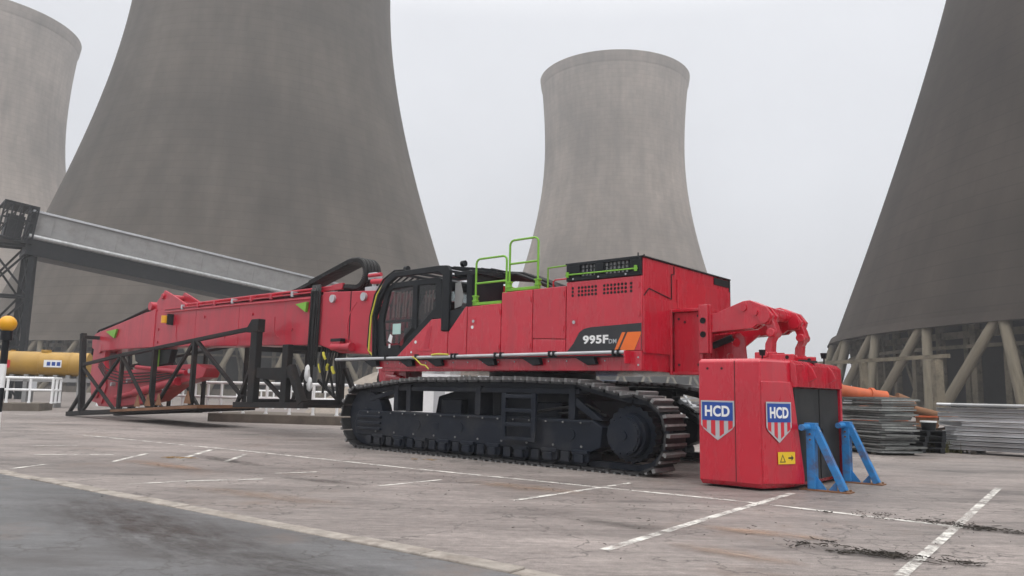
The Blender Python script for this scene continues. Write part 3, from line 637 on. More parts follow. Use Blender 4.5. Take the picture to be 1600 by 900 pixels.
gls = mm(); gls.prism([(5.66, 3.63), (5.12, 3.6), (5.08, 3.12), (5.24, 2.98), (5.66, 2.68)], c0, c0+.012); gls.build('quarter_glass', M['glass'], cabo)
gls = mm(); gls.prism([(6.93, 2.2), (6.98, 2.9), (6.72, 3.62), (6.7, 3.62), (6.96, 2.9), (6.91, 2.2)], c0+.05, c1-.06); gls.build('windscreen', M['glass'], cabo)
gls = mm(); gls.box(4.94, 4.92, c0+.1, c1-.1, 2.75, 3.5); gls.build('rear_glass', M['glass'], cabo)
gls = mm(); gls.prism([(6.9, 2.85), (6.66, 3.6), (5.0, 3.66), (4.98, 2.85)], c1-.04, c1-.03); gls.build('far_glass', M['glass'], cabo)
db = mm(); db.box(6.78, 5.8, c0+.012, c0+.035, 2.83, 2.89); db.build('door_bar', M['black'], cabo)
nb = mm(); nb.box(6.47, 6.2, c0-.012, c0-.002, 2.56, 2.8); nb.build('door_notice', mat('pale_green_notice', (.42, .62, .58), .4, var=.05), cabo)
tg = mm(); tg.prism([(6.62, 2.42), (6.5, 2.36), (6.47, 2.52), (6.55, 2.57)], c0-.014, c0-.004); tg.prism([(6.55, 2.25), (6.5, 2.25), (6.5, 2.34), (6.55, 2.34)], c0-.044, c0-.032); tg.build('door_tag', M['plastic'], cabo)
se = mm(); se.box(6.2, 5.7, .75, 1.2, 2.45, 2.6); se.prism([(5.75, 2.55), (5.55, 3.3), (5.42, 3.3), (5.6, 2.5)], .75, 1.2); se.box(5.5, 5.38, .85, 1.1, 3.3, 3.5); se.box(6.0, 5.75, .8, 1.15, 2.16, 2.46); se.build('operator_seat', M['seat'], cabo, bevel=.05)
cs = mm(); cs.box(6.3, 5.75, .6, .73, 2.4, 2.72); cs.tube([(6.2, .67, 2.7), (6.25, .67, 2.9)], .02, 6); cs.box(6.75, 6.6, 1.2, 1.42, 2.6, 3.0); cs.build('control_console', M['seat'], cabo, bevel=.02)
bd = mm()
for i in range(7): bd.prism([(6.58-i*.105, 2.95), (6.53-i*.105, 2.95), (6.5-i*.105, 3.54), (6.55-i*.105, 3.54)], .47+.015*(i % 2), .48+.015*(i % 2))
for i in range(3): bd.prism([(5.5-i*.11, 3.0+i*.03), (5.46-i*.11, 3.0+i*.03), (5.44-i*.11, 3.5), (5.48-i*.11, 3.5)], .47, .48)
bd.build('window_strip', mat('brown_strip', (.34, .2, .18), .8), cabo)  # slanted brown strips just inside the door and quarter glass
lp = panel('cab_lower_panel', [(6.24, 2.05), (5.14, 2.84), (4.86, 2.845), (4.80, 2.57), (4.63, 2.56), (4.63, 2.05)], B0+.01, B0+.06)
vz = mm(); vz.prism([(5.38, 2.22), (5.2, 2.22), (5.12, 2.7), (5.24, 2.66)], B0+.004, B0+.011); vz.box(5.62, 5.12, B0+.0, B0+.011, 2.16, 2.185); vz.build('step_recess', M['red_old'], lp)
ss = mm(); ss.tube([(5.62, B0, 2.36), (5.62, B0+.011, 2.36)], .035, 10); ss.tube([(5.75, B0, 2.14), (5.75, B0+.011, 2.14)], .025, 8); ss.build('sticker', M['white'], lp)
# guard cage round the cab
cg = mm(); tq = .33
cg.prism([(7.08, 2.06), (7.14, 3.0), (6.98, 3.5), (6.75, 3.82), (6.45, 3.98), (4.95, 4.0), (4.68, 3.98), (4.6, 3.86), (4.6, 2.58), (4.82, 2.58), (4.82, 3.78), (4.95, 3.86), (6.35, 3.86), (6.62, 3.72), (6.86, 3.4), (7.02, 2.98), (6.96, 2.06)], tq, tq+.09)
gco = cg.build('cab_guard', M['black'], ex, bevel=.015)
cg = mm(); cg.prism([(7.08, 2.06), (7.14, 3.0), (6.98, 3.5), (6.75, 3.82), (6.45, 3.98), (4.95, 4.0), (4.68, 3.98), (4.6, 3.86), (4.6, 2.58), (4.82, 2.58), (4.82, 3.78), (4.95, 3.86), (6.35, 3.86), (6.62, 3.72), (6.86, 3.4), (7.02, 2.98), (6.96, 2.06)], 1.5, 1.59); cg.build('guard_frame', M['black'], gco, bevel=.015)
cg = mm()
for s0 in (6.4, 5.95, 5.5, 5.05, 4.72): cg.box(s0-.03, s0+.03, tq+.09, 1.5, 3.92, 3.97)
for i in range(7): tt_ = .5+i*.16; cg.bar((6.45, tt_, 3.95), (6.78, tt_, 3.78), .03, .03); cg.bar((6.78, tt_, 3.78), (7.05, tt_, 3.3), .03, .03); cg.bar((7.05, tt_, 3.3), (7.08, tt_, 2.4), .03, .03)
for z, s0 in ((3.78, 6.78), (3.3, 7.05), (2.7, 7.1)): cg.bar((s0, tq+.09, z), (s0, 1.5, z), .04, .04)
cg.build('guard_bars', M['black'], gco)
hs = mm(); hs.tube([(7.1, .36, 2.1), (7.2, .33, 2.2), (7.16, .33, 3.0), (7.0, .34, 3.5), (6.86, .38, 3.7)], .022, 8); hs.build('guard_hose', M['yellow'], gco, smooth=True)
hs = mm(); hs.tube([(7.2, .4, 2.1), (7.28, .36, 2.3), (7.24, .36, 3.0), (7.1, .36, 3.5), (6.86, .4, 3.85), (6.5, .42, 4.03), (6.2, .5, 4.03)], .024, 8); hs.tube([(7.02, .32, 2.1), (7.06, .31, 3.0), (6.9, .32, 3.5), (6.6, .36, 3.8)], .018, 8); hs.build('guard_cable', M['rubber'], gco, smooth=True)
for s0, tl in ((6.4, .7), (6.15, 1.1), (4.75, .9)):
    l_ = mm(); l_.tube([(s0, tl, 3.97), (s0, tl, 4.05)], .015, 6); l_.tube([(s0+.05, tl, 4.1), (s0-.05, tl, 4.1)], .07, 12); l_.build('work_light', M['black'], gco, smooth=True)
# black rear quarter behind the cab
rq = mm(); rq.prism([(4.6, 2.57), (4.6, 3.0), (3.98, 3.07), (4.12, 3.04)], B0+.02, B0+.07); rq.box(4.58, 4.1, .55, 1.35, 2.06, 2.95); rq.box(4.05, 3.98, .45, 1.35, 2.95, 3.75); rq.box(4.6, 3.98, 1.3, 1.37, 2.95, 3.8); rq.box(4.58, 3.9, .45, 1.4, 3.75, 3.83)
rq.prism([(4.2, 2.97), (4.2, 3.75), (3.98, 3.75), (3.98, 2.97)], .45, .5)
rqo = rq.build('rear_cab_box', M['black'], ex, bevel=.015)
gq = mm(); gq.prism([(4.56, 3.05), (4.56, 3.6), (4.4, 3.62), (4.3, 3.3), (4.36, 3.1)], .47, .48); gq.build('box_window', M['clad'], rqo)
# hoses arching from the boom to the body, behind the handrails
hb = mm()
for i in range(9):
    t_ = 1.52+i*.1; q = random.uniform(-.07, .07)
    hb.tube([(5.6, t_, 3.6), (5.0, t_, 3.9+q), (4.4, t_-.05, 3.95+q), (3.6, t_-.1, 3.85+q), (2.9, t_-.12, 3.6+q), (2.4, t_-.1, 3.35)], .04, 7)
hb.build('hydraulic_hose', M['rubber'], ex, smooth=True)
rf = mm(); rf.bar((4.7, .55, 3.96), (3.75, .9, 3.86), .06, .05); rf.bar((4.7, 1.45, 3.96), (3.75, 1.5, 3.86), .06, .05)
for k in range(4): rf.bar((4.5-k*.22, .6+k*.07, 3.95-k*.02), (4.5-k*.22, 1.47, 3.95-k*.02), .03, .03)
rf.build('roof_guard', M['black'], gco)
# --- boom
bt0, bt1 = 1.65, 2.5
bm_ = mm(); bm_.prism([(4.9, 2.3), (4.7, 2.7), (5.2, 3.3), (8.4, 3.85), (10.9, 3.97), (10.95, 2.5), (10.0, 2.26), (8.4, 2.2)], bt0-.05, bt1+.05)
base_b = bm_.build('boom_base', M['red_old'], ex, bevel=.02)
sm_ = mm(); sm_.box(9.65, 9.62, bt0-.058, bt0-.045, 2.3, 3.9); sm_.build('seam_seal', M['dark'], base_b)
pb = mm(); pb.prism(arc((9.0, 2.95), .75, -60, 60, 12)+arc((9.0, 2.95), .72, 60, -60, 12), bt0-.06, bt0-.045); pb.build('weld_rib', M['red_old'], base_b)
for s0, z in ((10.4, 3.75), (9.05, 3.72)):
    pn = mm(); pn.tube([(s0, bt0-.12, z), (s0, bt1+.1, z)], .11, 18); pn.build('pivot_pin', M['alu'], base_b, smooth=True)
pm_ = mm(); pm_.tube([(10.2, bt0-.16, 2.42), (9.5, bt0-.16, 2.4)], .1, 14); pm_.tube([(9.5, bt0-.16, 2.4), (9.35, bt0-.16, 2.4)], .12, 14); pm_.box(10.15, 9.8, bt0-.22, bt0-.1, 2.5, 2.62); pm_.build('lock_cylinder', M['red_old'], base_b, smooth=True)
pc = mm(); pc.box(10.2, 9.75, bt0-.235, bt0-.08, 2.56, 2.64); pc.build('cylinder_bracket', M['black'], base_b)
main = mm(); main.prism([(10.95, 2.5), (10.95, 3.9), (20.6, 4.02), (21.3, 3.95), (21.3, 2.66), (20.5, 2.67)], bt0, bt1)
mo = main.build('boom', M['red_old'], ex, bevel=.025)
fl = mm(); fl.box(11.0, 20.5, bt0-.05, bt1+.05, 3.99, 4.03)
fl.build('boom_flange', M['red_old'], mo)
for k in range(8):
    s0 = 11.3+k*1.12; b_ = mm(); b_.box(s0-.05, s0+.05, bt0-.07, bt0+.1, 3.98, 4.1); b_.box(s0-.06, s0+.06, bt0-.06, bt0-.02, 3.94, 4.0); b_.build('pipe_clamp', M['alu'] if k % 3 == 1 else M['red_old'], mo)
for k in range(3): 
    b_ = mm(); b_.tube([(10.7, bt0+.1+k*.16, 4.12), (15, bt0+.1+k*.16, 4.13), (20.3, bt0+.1+k*.16, 4.12)], .035, 8); b_.build('boom_pipe', M['red_old'], mo, smooth=True)
for s0 in (13.0, 19.2): 
    b_ = mm(); b_.prism(arc((s0, 3.1), .35, -90, 0, 8)+[(s0+.35, 3.4), (s0+.32, 3.4)]+arc((s0, 3.1), .32, 0, -90, 8), bt0-.012, bt0+.002); b_.build('weld_rib', M['red_old'], mo)
bb = mm()
for s0, z in ((12.4, 3.0), (14.6, 3.55), (16.2, 2.9), (17.6, 3.6), (20.9, 3.3), (20.9, 2.85), (11.3, 2.8)): bb.tube([(s0, bt0-.03, z), (s0, bt0, z)], .05, 10)
bb.box(15.4, 15.38, bt0-.006, bt0+.002, 2.55, 3.9); bb.box(18.2, 18.18, bt0-.006, bt0+.002, 2.6, 3.95)
bb.build('boom_boss', M['red_old'], mo)
bl_ = mm(); bl_.tube([(11.0, bt0-.05, 3.83), (16, bt0-.05, 3.88), (20.4, bt0-.05, 3.9)], .022, 6); bl_.build('boom_line', M['red_old'], mo, smooth=True)
al = mm(); al.tube([(20.0, bt0-.22, 3.48), (20.0, bt0-.22, 3.74)], .12, 14); alo = al.build('amber_beacon', M['amber'], mo, smooth=True)
al = mm(); al.box(19.9, 19.8, bt0-.2, bt0, 3.42, 3.8); al.build('beacon_bracket', M['black'], alo)
wd_ = mm(); wd_.prism([(12.1, 4.02), (10.25, 4.02), (10.2, 4.2), (10.4, 4.2)], bt0+.08, bt0+.16); wd_.prism([(12.1, 4.02), (10.25, 4.02), (10.2, 4.2), (10.4, 4.2)], bt1-.16, bt1-.08); wd_.build('boom_gusset', M['red_old'], mo, bevel=.01)
gz = mm(); gz.prism([(21.2, 3.9), (21.25, 4.35), (20.7, 4.72), (20.2, 4.55), (19.0, 4.12), (19.0, 3.98)], bt0+.02, bt0+.1); gz.prism([(21.2, 3.9), (21.25, 4.35), (20.7, 4.72), (20.2, 4.55), (19.0, 4.12), (19.0, 3.98)], bt1-.1, bt1-.02); gz.tube([(20.75, bt0-.05, 4.5), (20.75, bt1+.05, 4.5)], .1, 12); gz.tube([(21.7, bt0-.03, 4.2), (21.7, bt1+.03, 4.2)], .16, 14); gz.box(21.9, 21.2, bt0+.1, bt1-.1, 3.9, 4.2); gz.build('boom_lug', M['red_old'], mo, bevel=.01)
no = mm(); no.prism([(21.3, 2.66), (21.3, 4.05), (22.2, 3.98), (26.6, 3.35), (26.9, 3.15), (26.85, 2.75), (26.2, 2.6), (24, 2.66)], bt0+.03, bt1-.03)
noo = no.build('boom_nose', M['red_old'], ex, bevel=.025)
hn = mm(); hn.box(21.42, 21.18, bt0-.03, bt1+.03, 2.6, 4.05); hn.build('boom_joint', M['red_old'], noo, bevel=.015)
nh = mm()
for k in range(4): nh.tube([(20.9, bt0+.2+k*.13, 4.2), (22.3, bt0+.2+k*.13, 4.16), (24.5, bt0+.2+k*.13, 3.78), (26.7, bt0+.2+k*.13, 3.5), (27.15, bt0+.2+k*.13, 3.15), (27.2, bt0+.2+k*.13, 2.5)], .045, 7)
nh.build('nose_hose', M['rubber'], noo, smooth=True)
gg = mm(); gg.prism([(25.4, 3.38), (24.4, 3.45), (24.6, 3.1)], bt0-.05, bt0+.02); gg.build('nose_guard', M['green'], noo)
gg = mm(); gg.prism([(12.15, 3.7), (11.6, 3.74), (11.65, 3.45)], bt0-.1, bt0-.02); gg.build('hose_guard', M['green'], mo)
dp = mm(); dp.prism([(26.8, 3.1), (26.95, 1.6), (26.6, .6), (25.6, .5), (25.3, 1.2), (25.7, 2.2), (25.6, 3.0)], bt0+.1, bt0+.3); dp.prism([(26.8, 3.1), (26.95, 1.6), (26.6, .6), (25.6, .5), (25.3, 1.2), (25.7, 2.2), (25.6, 3.0)], bt1-.3, bt1-.1)
dp.tube([(26.1, bt0+.02, 2.75), (26.1, bt1-.02, 2.75)], .22, 16); dp.tube([(26.1, bt0+.02, 1.0), (26.1, bt1-.02, 1.0)], .26, 16)
dp.build('link_arm', M['red_old'], ex, bevel=.015)
ar = mm(); ar.prism([(26.5, .75), (26.3, 1.35), (25.0, 1.75), (22.6, 1.9), (20.5, 2.0), (18.2, 2.05), (17.5, 1.9), (17.7, 1.6), (19.5, 1.35), (21.0, .75), (22.0, .62), (24.5, .42), (26.0, .42)], bt0+.15, bt1-.15)
aro = ar.build('dipper_arm', M['red_old'], ex, bevel=.02)
cy = mm(); cy.tube([(22.5, bt0+.05, 1.0), (19.2, bt0+.05, 1.45)], .15, 14); cy.tube([(24.2, bt0+.07, .8), (22.5, bt0+.05, 1.0)], .09, 12); cy.tube([(22.4, bt0-.02, 1.95), (18.6, bt0+.0, 1.75)], .08, 10); cy.build('arm_cylinder', M['red_old'], aro, smooth=True)
cf = mm()
for s0, z in ((24.6, 1.3), (23.2, 1.45), (21.2, 1.55), (19.6, 1.55), (18.4, 1.8), (21.8, 1.0), (20.2, 1.2)): cf.tube([(s0, bt0+.0, z), (s0, bt0+.2, z)], .08, 10)
cf.build('hose_coupling', M['alu'], aro, smooth=True)
ah = mm()
for k in range(4): ah.tube([(26.2, bt0+.1, 2.3-k*.1), (25.2, bt0+.02, 1.9-k*.12), (23.4, bt0+.0, 1.7-k*.12), (21.0, bt0+.02, 1.75-k*.1), (18.8, bt0+.05, 1.85-k*.05)], .025, 6)
ah.build('arm_hose', M['rubber'], aro, smooth=True)
gg = mm(); gg.box(21.35, 21.2, bt0+.2, bt0+.26, 1.9, 2.7); gg.build('arm_marker', M['green'], aro)
tb = mm(); tb.prism([(20.6, 2.1), (20.4, 2.6), (23.5, 2.6), (23.3, 2.2), (22.2, 1.85)], bt0+.3, bt1-.3); tb.build('arm_head', M['black'], aro, bevel=.02)
# drag chain loop above the boom
def loop_band(path, t0_, t1_, th):
    g = mm(); n = len(path)
    for i in range(n-1):
        a, b = Vector(path[i]), Vector(path[i+1]); d = (b-a).normalized(); nrm = Vector((-d.y, d.x))*th/2; a2 = a+d*.01; b2 = b-d*.01
        g.prism([(a2+nrm)[:], (b2+nrm)[:], (b2-nrm)[:], (a2-nrm)[:]], t0_, t1_)
        g.prism([(a+nrm*.7)[:], (b+nrm*.7)[:], (b-nrm*.7)[:], (a-nrm*.7)[:]], t0_+.05, t1_-.05)
    return g
raw = [(13.2, 4.06), (12.5, 4.16), (10.1, 4.76)]+[(9.9, 4.785)]+[(9.72+.36*math.cos(R(a)), 4.42+.36*math.sin(R(a))) for a in range(84, 270, 9)]+[(10.0, 4.1), (10.4, 4.12), (10.8, 4.1)]
rs_ = []
for i in range(len(raw)-1):
    a, b = raw[i], raw[i+1]; n = max(1, int(math.dist(a, b)/.11))
    rs_ += [(a[0]+(b[0]-a[0])*k/n, a[1]+(b[1]-a[1])*k/n) for k in range(n)]
rs_.append(raw[-1])
loop_band(rs_, bt0+.12, bt1-.2, .09).build('cable_chain', M['rubber'], mo)
for k in range(5):
    ck = mm(); tk_ = bt0+.16+k*.115; ck.tube([(9.72+(x-9.72)*1.12, tk_, 4.42+(z-4.42)*1.12) if x < 9.95 else (x, tk_, z+(.05 if z > 4.3 else -.03)) for i_, (x, z) in enumerate(rs_)], .05, 7); ck.build('chain_cable', M['rubber'], mo, smooth=True)
tr_ = mm(); tr_.box(9.2, 8.75, 1.7, 2.1, 3.85, 4.0); tr_.tube([(9.0, 1.85, 4.0), (9.0, 1.85, 4.2)], .06, 10); tr_.box(9.15, 8.85, 1.75, 2.0, 4.2, 4.38); tr_.build('boom_manifold', M['alu'], base_b, bevel=.02)
tr_ = mm(); tr_.tube([(8.9, 1.7, 4.12), (8.3, 1.75, 4.1)], .07, 10); tr_.tube([(9.1, 1.75, 4.3), (8.6, 1.75, 4.3)], .05, 10); tr_.build('manifold_pipe', M['red_old'], base_b, smooth=True)
# hose bundle hanging beside the boom joint, wrapped ends
hb = mm()
for k in range(7):
    s0 = 11.0+k*.055; y = bt0-.08-(k % 3)*.04
    hb.tube([(s0+.5, bt0+.3, 4.18), (s0+.2, bt0+.05, 4.2), (s0, y, 4.0), (s0-.02, y-.02, 3.3), (s0+.02, y, 2.5), (s0+.05, y+.02, 1.9+.05*(k % 3))], .032, 7)
hb.build('hanging_hose', M['rubber'], mo, smooth=True)
yb = mm()
for k in range(8):
    s0 = 10.9-k*.13; z1 = random.uniform(1.1, 1.5)
    yb.tube([(s0+.1, bt0+.1, 2.5-k*.03), (s0, bt0-.02, 2.1), (s0+random.uniform(-.12, .12), bt0, 1.75), (s0+random.uniform(-.2, .2), bt0+.05, z1)], .035, 6)
yb.build('loose_hose', M['rubber'], base_b, smooth=True)
yb = mm(); qy = random.Random(9)
for k in range(4):
    s0 = 10.9-k*.2+qy.uniform(-.05, .05); z = qy.uniform(1.75, 2.35); d = qy.uniform(-.12, .12)
    yb.tube([(s0, bt0-.08, z), (s0+d*.5, bt0-.1, z-.08), (s0+d, bt0-.07, z-qy.uniform(.12, .25))], qy.uniform(.022, .045), 7)
yb.build('hose_cap', M['yellow'], base_b, smooth=True)
def bag(c, sx, sz, seed):
    q = random.Random(seed); g = mm(); n, m_ = 10, 8; vs = []; fs = []
    for i in range(m_+1):
        v = math.pi*i/m_
        for k in range(n):
            u_ = 2*math.pi*k/n; r_ = 1+q.uniform(-.28, .28) if 0 < i < m_ else 1
            vs.append((c[0]+sx*r_*math.sin(v)*math.cos(u_), c[1]+sx*.7*r_*math.sin(v)*math.sin(u_), c[2]+sz*math.cos(v)))
    for i in range(m_):
        for k in range(n): fs.append((i*n+k, i*n+(k+1) % n, (i+1)*n+(k+1) % n, (i+1)*n+k))
    g._add(vs, fs); return g
for c, a, b, sd_ in (((11.22, bt0-.2, 1.72), .12, .24, 1), ((11.12, bt0-.18, 1.42), .11, .2, 2)):
    bag(c, a*.85, b, sd_).build('plastic_wrap', M['plastic'], mo, smooth=True)
# front pulley / hose drum under the boom foot
dr = mm(); dr.tube([(7.25, .9, 1.55), (7.25, 1.2, 1.55)], .3, 24); dr.build('hose_drum', M['rubber'], ex, smooth=True)
dr = mm(); dr.box(7.0, 6.4, .8, 1.3, 1.45, 1.8); dr.tube([(7.0, .78, 1.6), (6.5, .78, 1.55)], .09, 12); dr.prism([(7.3, 1.8), (7.25, 1.5), (6.9, 1.45), (6.6, 1.85)], .72, .76); dr.build('drum_bracket', M['red'], ex, bevel=.01)
# --- rear counterweight lifting gear
br = mm(); br.box(-.13, -.72, 1.28, 2.8, 2.8, 2.86); br.box(-.13, -.72, 1.28, 2.8, 1.68, 1.74); br.box(-.13, -.18, 1.25, 1.3, 1.68, 2.86); br.box(-.18, -.72, 1.34, 1.38, 1.74, 2.8); br.box(-.72, -.78, 1.25, 2.8, 1.68, 2.86)
bro = br.build('lift_bracket', M['red'], ex, bevel=.012)
br = mm(); br.box(-.72, -.9, 1.22, 1.28, 2.05, 2.9); br.box(-.86, -.92, 1.28, 1.36, 2.05, 2.9); br.build('flange_plate', M['red'], bro, bevel=.012)
bh = mm()
for s0, z in ((-.81, 2.62), (-.81, 2.38)): bh.tube([(s0, 1.21, z), (s0, 1.222, z)], .055, 12)
for s0, z in ((-.28, 2.68), (-.28, 1.86), (-.4, 2.62), (-.66, 2.72), (-.66, 1.86)): bh.tube([(s0, 1.328, z), (s0, 1.342, z)], .022, 8)
bh.build('bolt_hole', M['dark'], bro)
aprof = [(-.72, 2.40), (-.72, 2.72), (-1.0, 2.75), (-1.5, 2.93), (-1.62, 2.94), (-1.9, 2.82), (-2.02, 2.66), (-1.95, 2.52), (-1.74, 2.52), (-1.66, 2.46), (-1.0, 2.42)]
def arm(t_, name):
    g = mm(); g.prism(aprof, t_, t_+.09); g.prism(aprof, t_+.2, t_+.29)
    g.prism([(-.74, 2.46), (-.74, 2.69), (-1.5, 2.86), (-1.8, 2.8), (-1.6, 2.5)], t_+.085, t_+.205)
    a = g.build(name, M['red'], ex, bevel=.012)
    p = mm(); p.tube([(-1.88, t_-.06, 2.64), (-1.88, t_+.36, 2.64)], .1, 16); p.tube([(-1.5, t_-.03, 2.82), (-1.5, t_+.33, 2.82)], .07, 16); p.tube([(-1.72, t_-.05, 2.72), (-1.72, t_+.34, 2.72)], .05, 12); p.build('pivot_pin', M['red'], a, smooth=True)
    l_ = mm(); l_.prism([(-1.8, 2.64), (-1.95, 2.68), (-2.03, 2.5), (-2.06, 2.38), (-1.98, 2.24), (-1.95, 1.9), (-1.83, 1.9), (-1.85, 2.2), (-1.92, 2.34), (-1.88, 2.46)], t_+.05, t_+.24)
    l_.tube([(-1.97, t_-.02, 2.38), (-1.97, t_+.31, 2.38)], .075, 12); l_.tube([(-1.88, t_-.06, 2.02), (-1.88, t_+.35, 2.02)], .06, 12); l_.box(-1.7, -2.08, t_-.03, t_+.0, 1.865, 2.06); l_.box(-1.7, -2.08, t_+.29, t_+.32, 1.865, 2.06)
    l_.build('lift_link', M['red'], a, bevel=.02)
    return a
arm(1.32, 'lift_arm'); arm(2.62, 'lift_arm')
ct = mm(); ct.tube([(-1.72, 1.58, 2.76), (-1.72, 2.64, 2.76)], .11, 14); ct.box(-1.3, -1.68, 1.6, 2.62, 2.74, 2.86); ct.build('cross_tube', M['red'], ex, bevel=.015)
# web plate with two round lightening holes
def holed_plate(outline, holes, t_, th, name, m_, par):
    bm = bmesh.new(); eds = []
    for loop in [outline]+[arc(h[:2], h[2], 0, 360-24, 14) for h in holes]:
        vv = [bm.verts.new(MC((x, t_, z))) for x, z in loop]
        eds += [bm.edges.new((vv[i], vv[(i+1) % len(vv)])) for i in range(len(vv))]
    bmesh.ops.triangle_fill(bm, use_beauty=True, use_dissolve=False, edges=eds)
    me = bpy.data.meshes.new(name); bm.to_mesh(me); bm.free(); me.materials.append(m_)
    o = bpy.data.objects.new(name, me); C.objects.link(o); o.parent = par
    so = o.modifiers.new('thickness', 'SOLIDIFY'); so.thickness = th; so.offset = 0
    return o
holed_plate([(-.78, 1.8), (-.78, 2.4), (-1.25, 2.42), (-1.33, 2.34), (-1.36, 2.0), (-1.3, 1.8)], [(-1.18, 2.26, .08), (-1.06, 2.02, .06)], 1.75, .05, 'gusset_plate', M['red'], ex)
gs = mm(); gs.prism([(-.78, 2.05), (-.78, 2.4), (-1.3, 2.44)], 2.45, 2.5); gs.build('gusset_plate', M['red'], ex)
gs = mm(); gs.tube([(-.8, 1.6, 2.2), (-1.15, 1.65, 2.34)], .06, 10); gs.build('lift_cylinder', M['black'], ex, smooth=True)

# ------------------------------------------------------------------ counterweight resting on the ground
cw = empty('counterweight', T0, RZ); tag(cw, 'red counterweight block with two HCD shields standing behind the excavator', 'counterweight')
CWP = [(-1.5, -.3), (-2.46, -.3), (-2.77, .36), (-2.77, 2.18), (-2.6, 2.3), (-1.5, 2.3)]
g = MB(); zl = [(.06, .05), (.0, .14), (0, 1.4), (.0, 1.82), (.05, 1.88)]
cx_, cy_ = -2.1, 1.3
# main block, its rear face set back where the dark panel sits
MAIN = [(-1.5, -.3), (-2.46, -.3), (-2.56, -.09), (-2.70, .3), (-2.70, 2.24), (-2.42, 2.95), (-1.5, 2.95)]
vs = []; n = len(MAIN)
for ins, z in ((.05, .03), (0, .1), (0, 1.83), (.045, 1.875)):
    for x, y in MAIN:
        dx, dy = x-cx_, y-cy_; l_ = math.hypot(dx, dy); vs.append((x-dx/l_*ins, y-dy/l_*ins, z))
fs = [tuple(range(n)), tuple(3*n+k for k in range(n))]+[(i*n+k, i*n+(k+1) % n, (i+1)*n+(k+1) % n, (i+1)*n+k) for i in range(3) for k in range(n)]
q = mm(); q._add(vs, fs); cwb = q.build('block', M['red'], cw, bevel=.02)
sm_ = mm(); sm_.box(-2.075, -2.085, -.302, -.29, .1, 1.84); sm_.build('seam', M['dark'], cwb)
# rear upper band, side wing with its slanted edge, far lip
q = mm(); q.prism([(-2.69, 1.46), (-2.785, 1.48), (-2.77, 1.8), (-2.70, 1.86), (-2.69, 1.86)], .26, 2.24); q.build('rear_band', M['red'], cwb, bevel=.015)
q = mm()
# wing: plate on the chamfer reaching back past the recessed panel (outline given as s,t,z)
A = [(-2.47, -.29, .1), (-2.79, .42, .08), (-2.79, .42, .2), (-2.713, .25, 1.47), (-2.70, .22, 1.55), (-2.47, -.29, 1.55)]
Bk = [(s_+.06, t_+.03, z_) for s_, t_, z_ in A]; nA = len(A)
A2 = [(s_-.02, t_-.012, z_) for s_, t_, z_ in A]
q._add(A2+Bk, [tuple(range(nA)), tuple(range(2*nA-1, nA-1, -1))]+[(i, (i+1) % nA, nA+(i+1) % nA, nA+i) for i in range(nA)]); wing = q.build('side_wing', M['red'], cwb, bevel=.015)
ff = [(-2.5, -.25, 1.46), (-2.5, -.25, 1.5), (-2.68, .1, 1.36), (-2.68, .1, 1.32)]
q = mm(); q.box(-2.69, -2.78, 2.17, 2.24, .06, 1.47); q.build('far_lip', M['red'], cwb, bevel=.015)
q = mm(); q.box(-2.70, -2.73, .3, 2.17, .1, 1.46); rp = q.build('recess_panel', M['recess'], cwb)
q = mm(); q.box(-2.728, -2.74, 1.28, 1.3, .1, 1.46); q.tube([(-2.73, .5, .22), (-2.742, .5, .22)], .05, 10); q.tube([(-2.73, 1.35, .8), (-2.745, 1.35, .8)], .06, 10); q.build('panel_joint', M['dark'], rp)
for s_, z_ in ((-1.65, 1.73), (-1.88, 1.73)):
    q = mm(); q.tube([(s_, -.304, z_), (s_, -.29, z_)], .018, 8); q.build('bolt_hole', M['dark'], cwb)
for t_ in (.75, 1.6):
    q = mm(); q.prism([(-2.76, 1.85), (-2.84, 1.76), (-2.9, 1.62), (-2.77, 1.55)], t_, t_+.04); q.build('lifting_handle', M['red'], cwb, bevel=.008)
for s_, t_ in ((-2.3, .95), (-2.3, 1.9)):
    q = mm(); q.box(s_-.18, s_+.18, t_, t_+.05, 1.87, 2.0); lo_ = q.build('lifting_lug', M['red'], cwb, bevel=.01)
    q = mm(); q.tube([(s_-.08, t_-.004, 1.95), (s_-.08, t_, 1.95)], .03, 10); q.build('lug_hole', M['dark'], lo_)
q = mm(); q.box(-2.4, -2.5, 1.35, 1.5, 1.87, 1.93); q.box(-2.6, -2.74, 1.1, 1.25, 1.865, 1.9); q.build('latch_block', M['recess'], cwb)
for s_, t_ in ((-2.0, .9), (-2.55, 2.1)):
    q = mm(); q.tube([(s_, t_, 1.87), (s_, t_, 1.98)], .012, 6); q.tube([(s_, t_, 1.98), (s_, t_, 2.07)], .04, 10, .055); q.build('marker_lamp', M['black'], cwb, smooth=True)
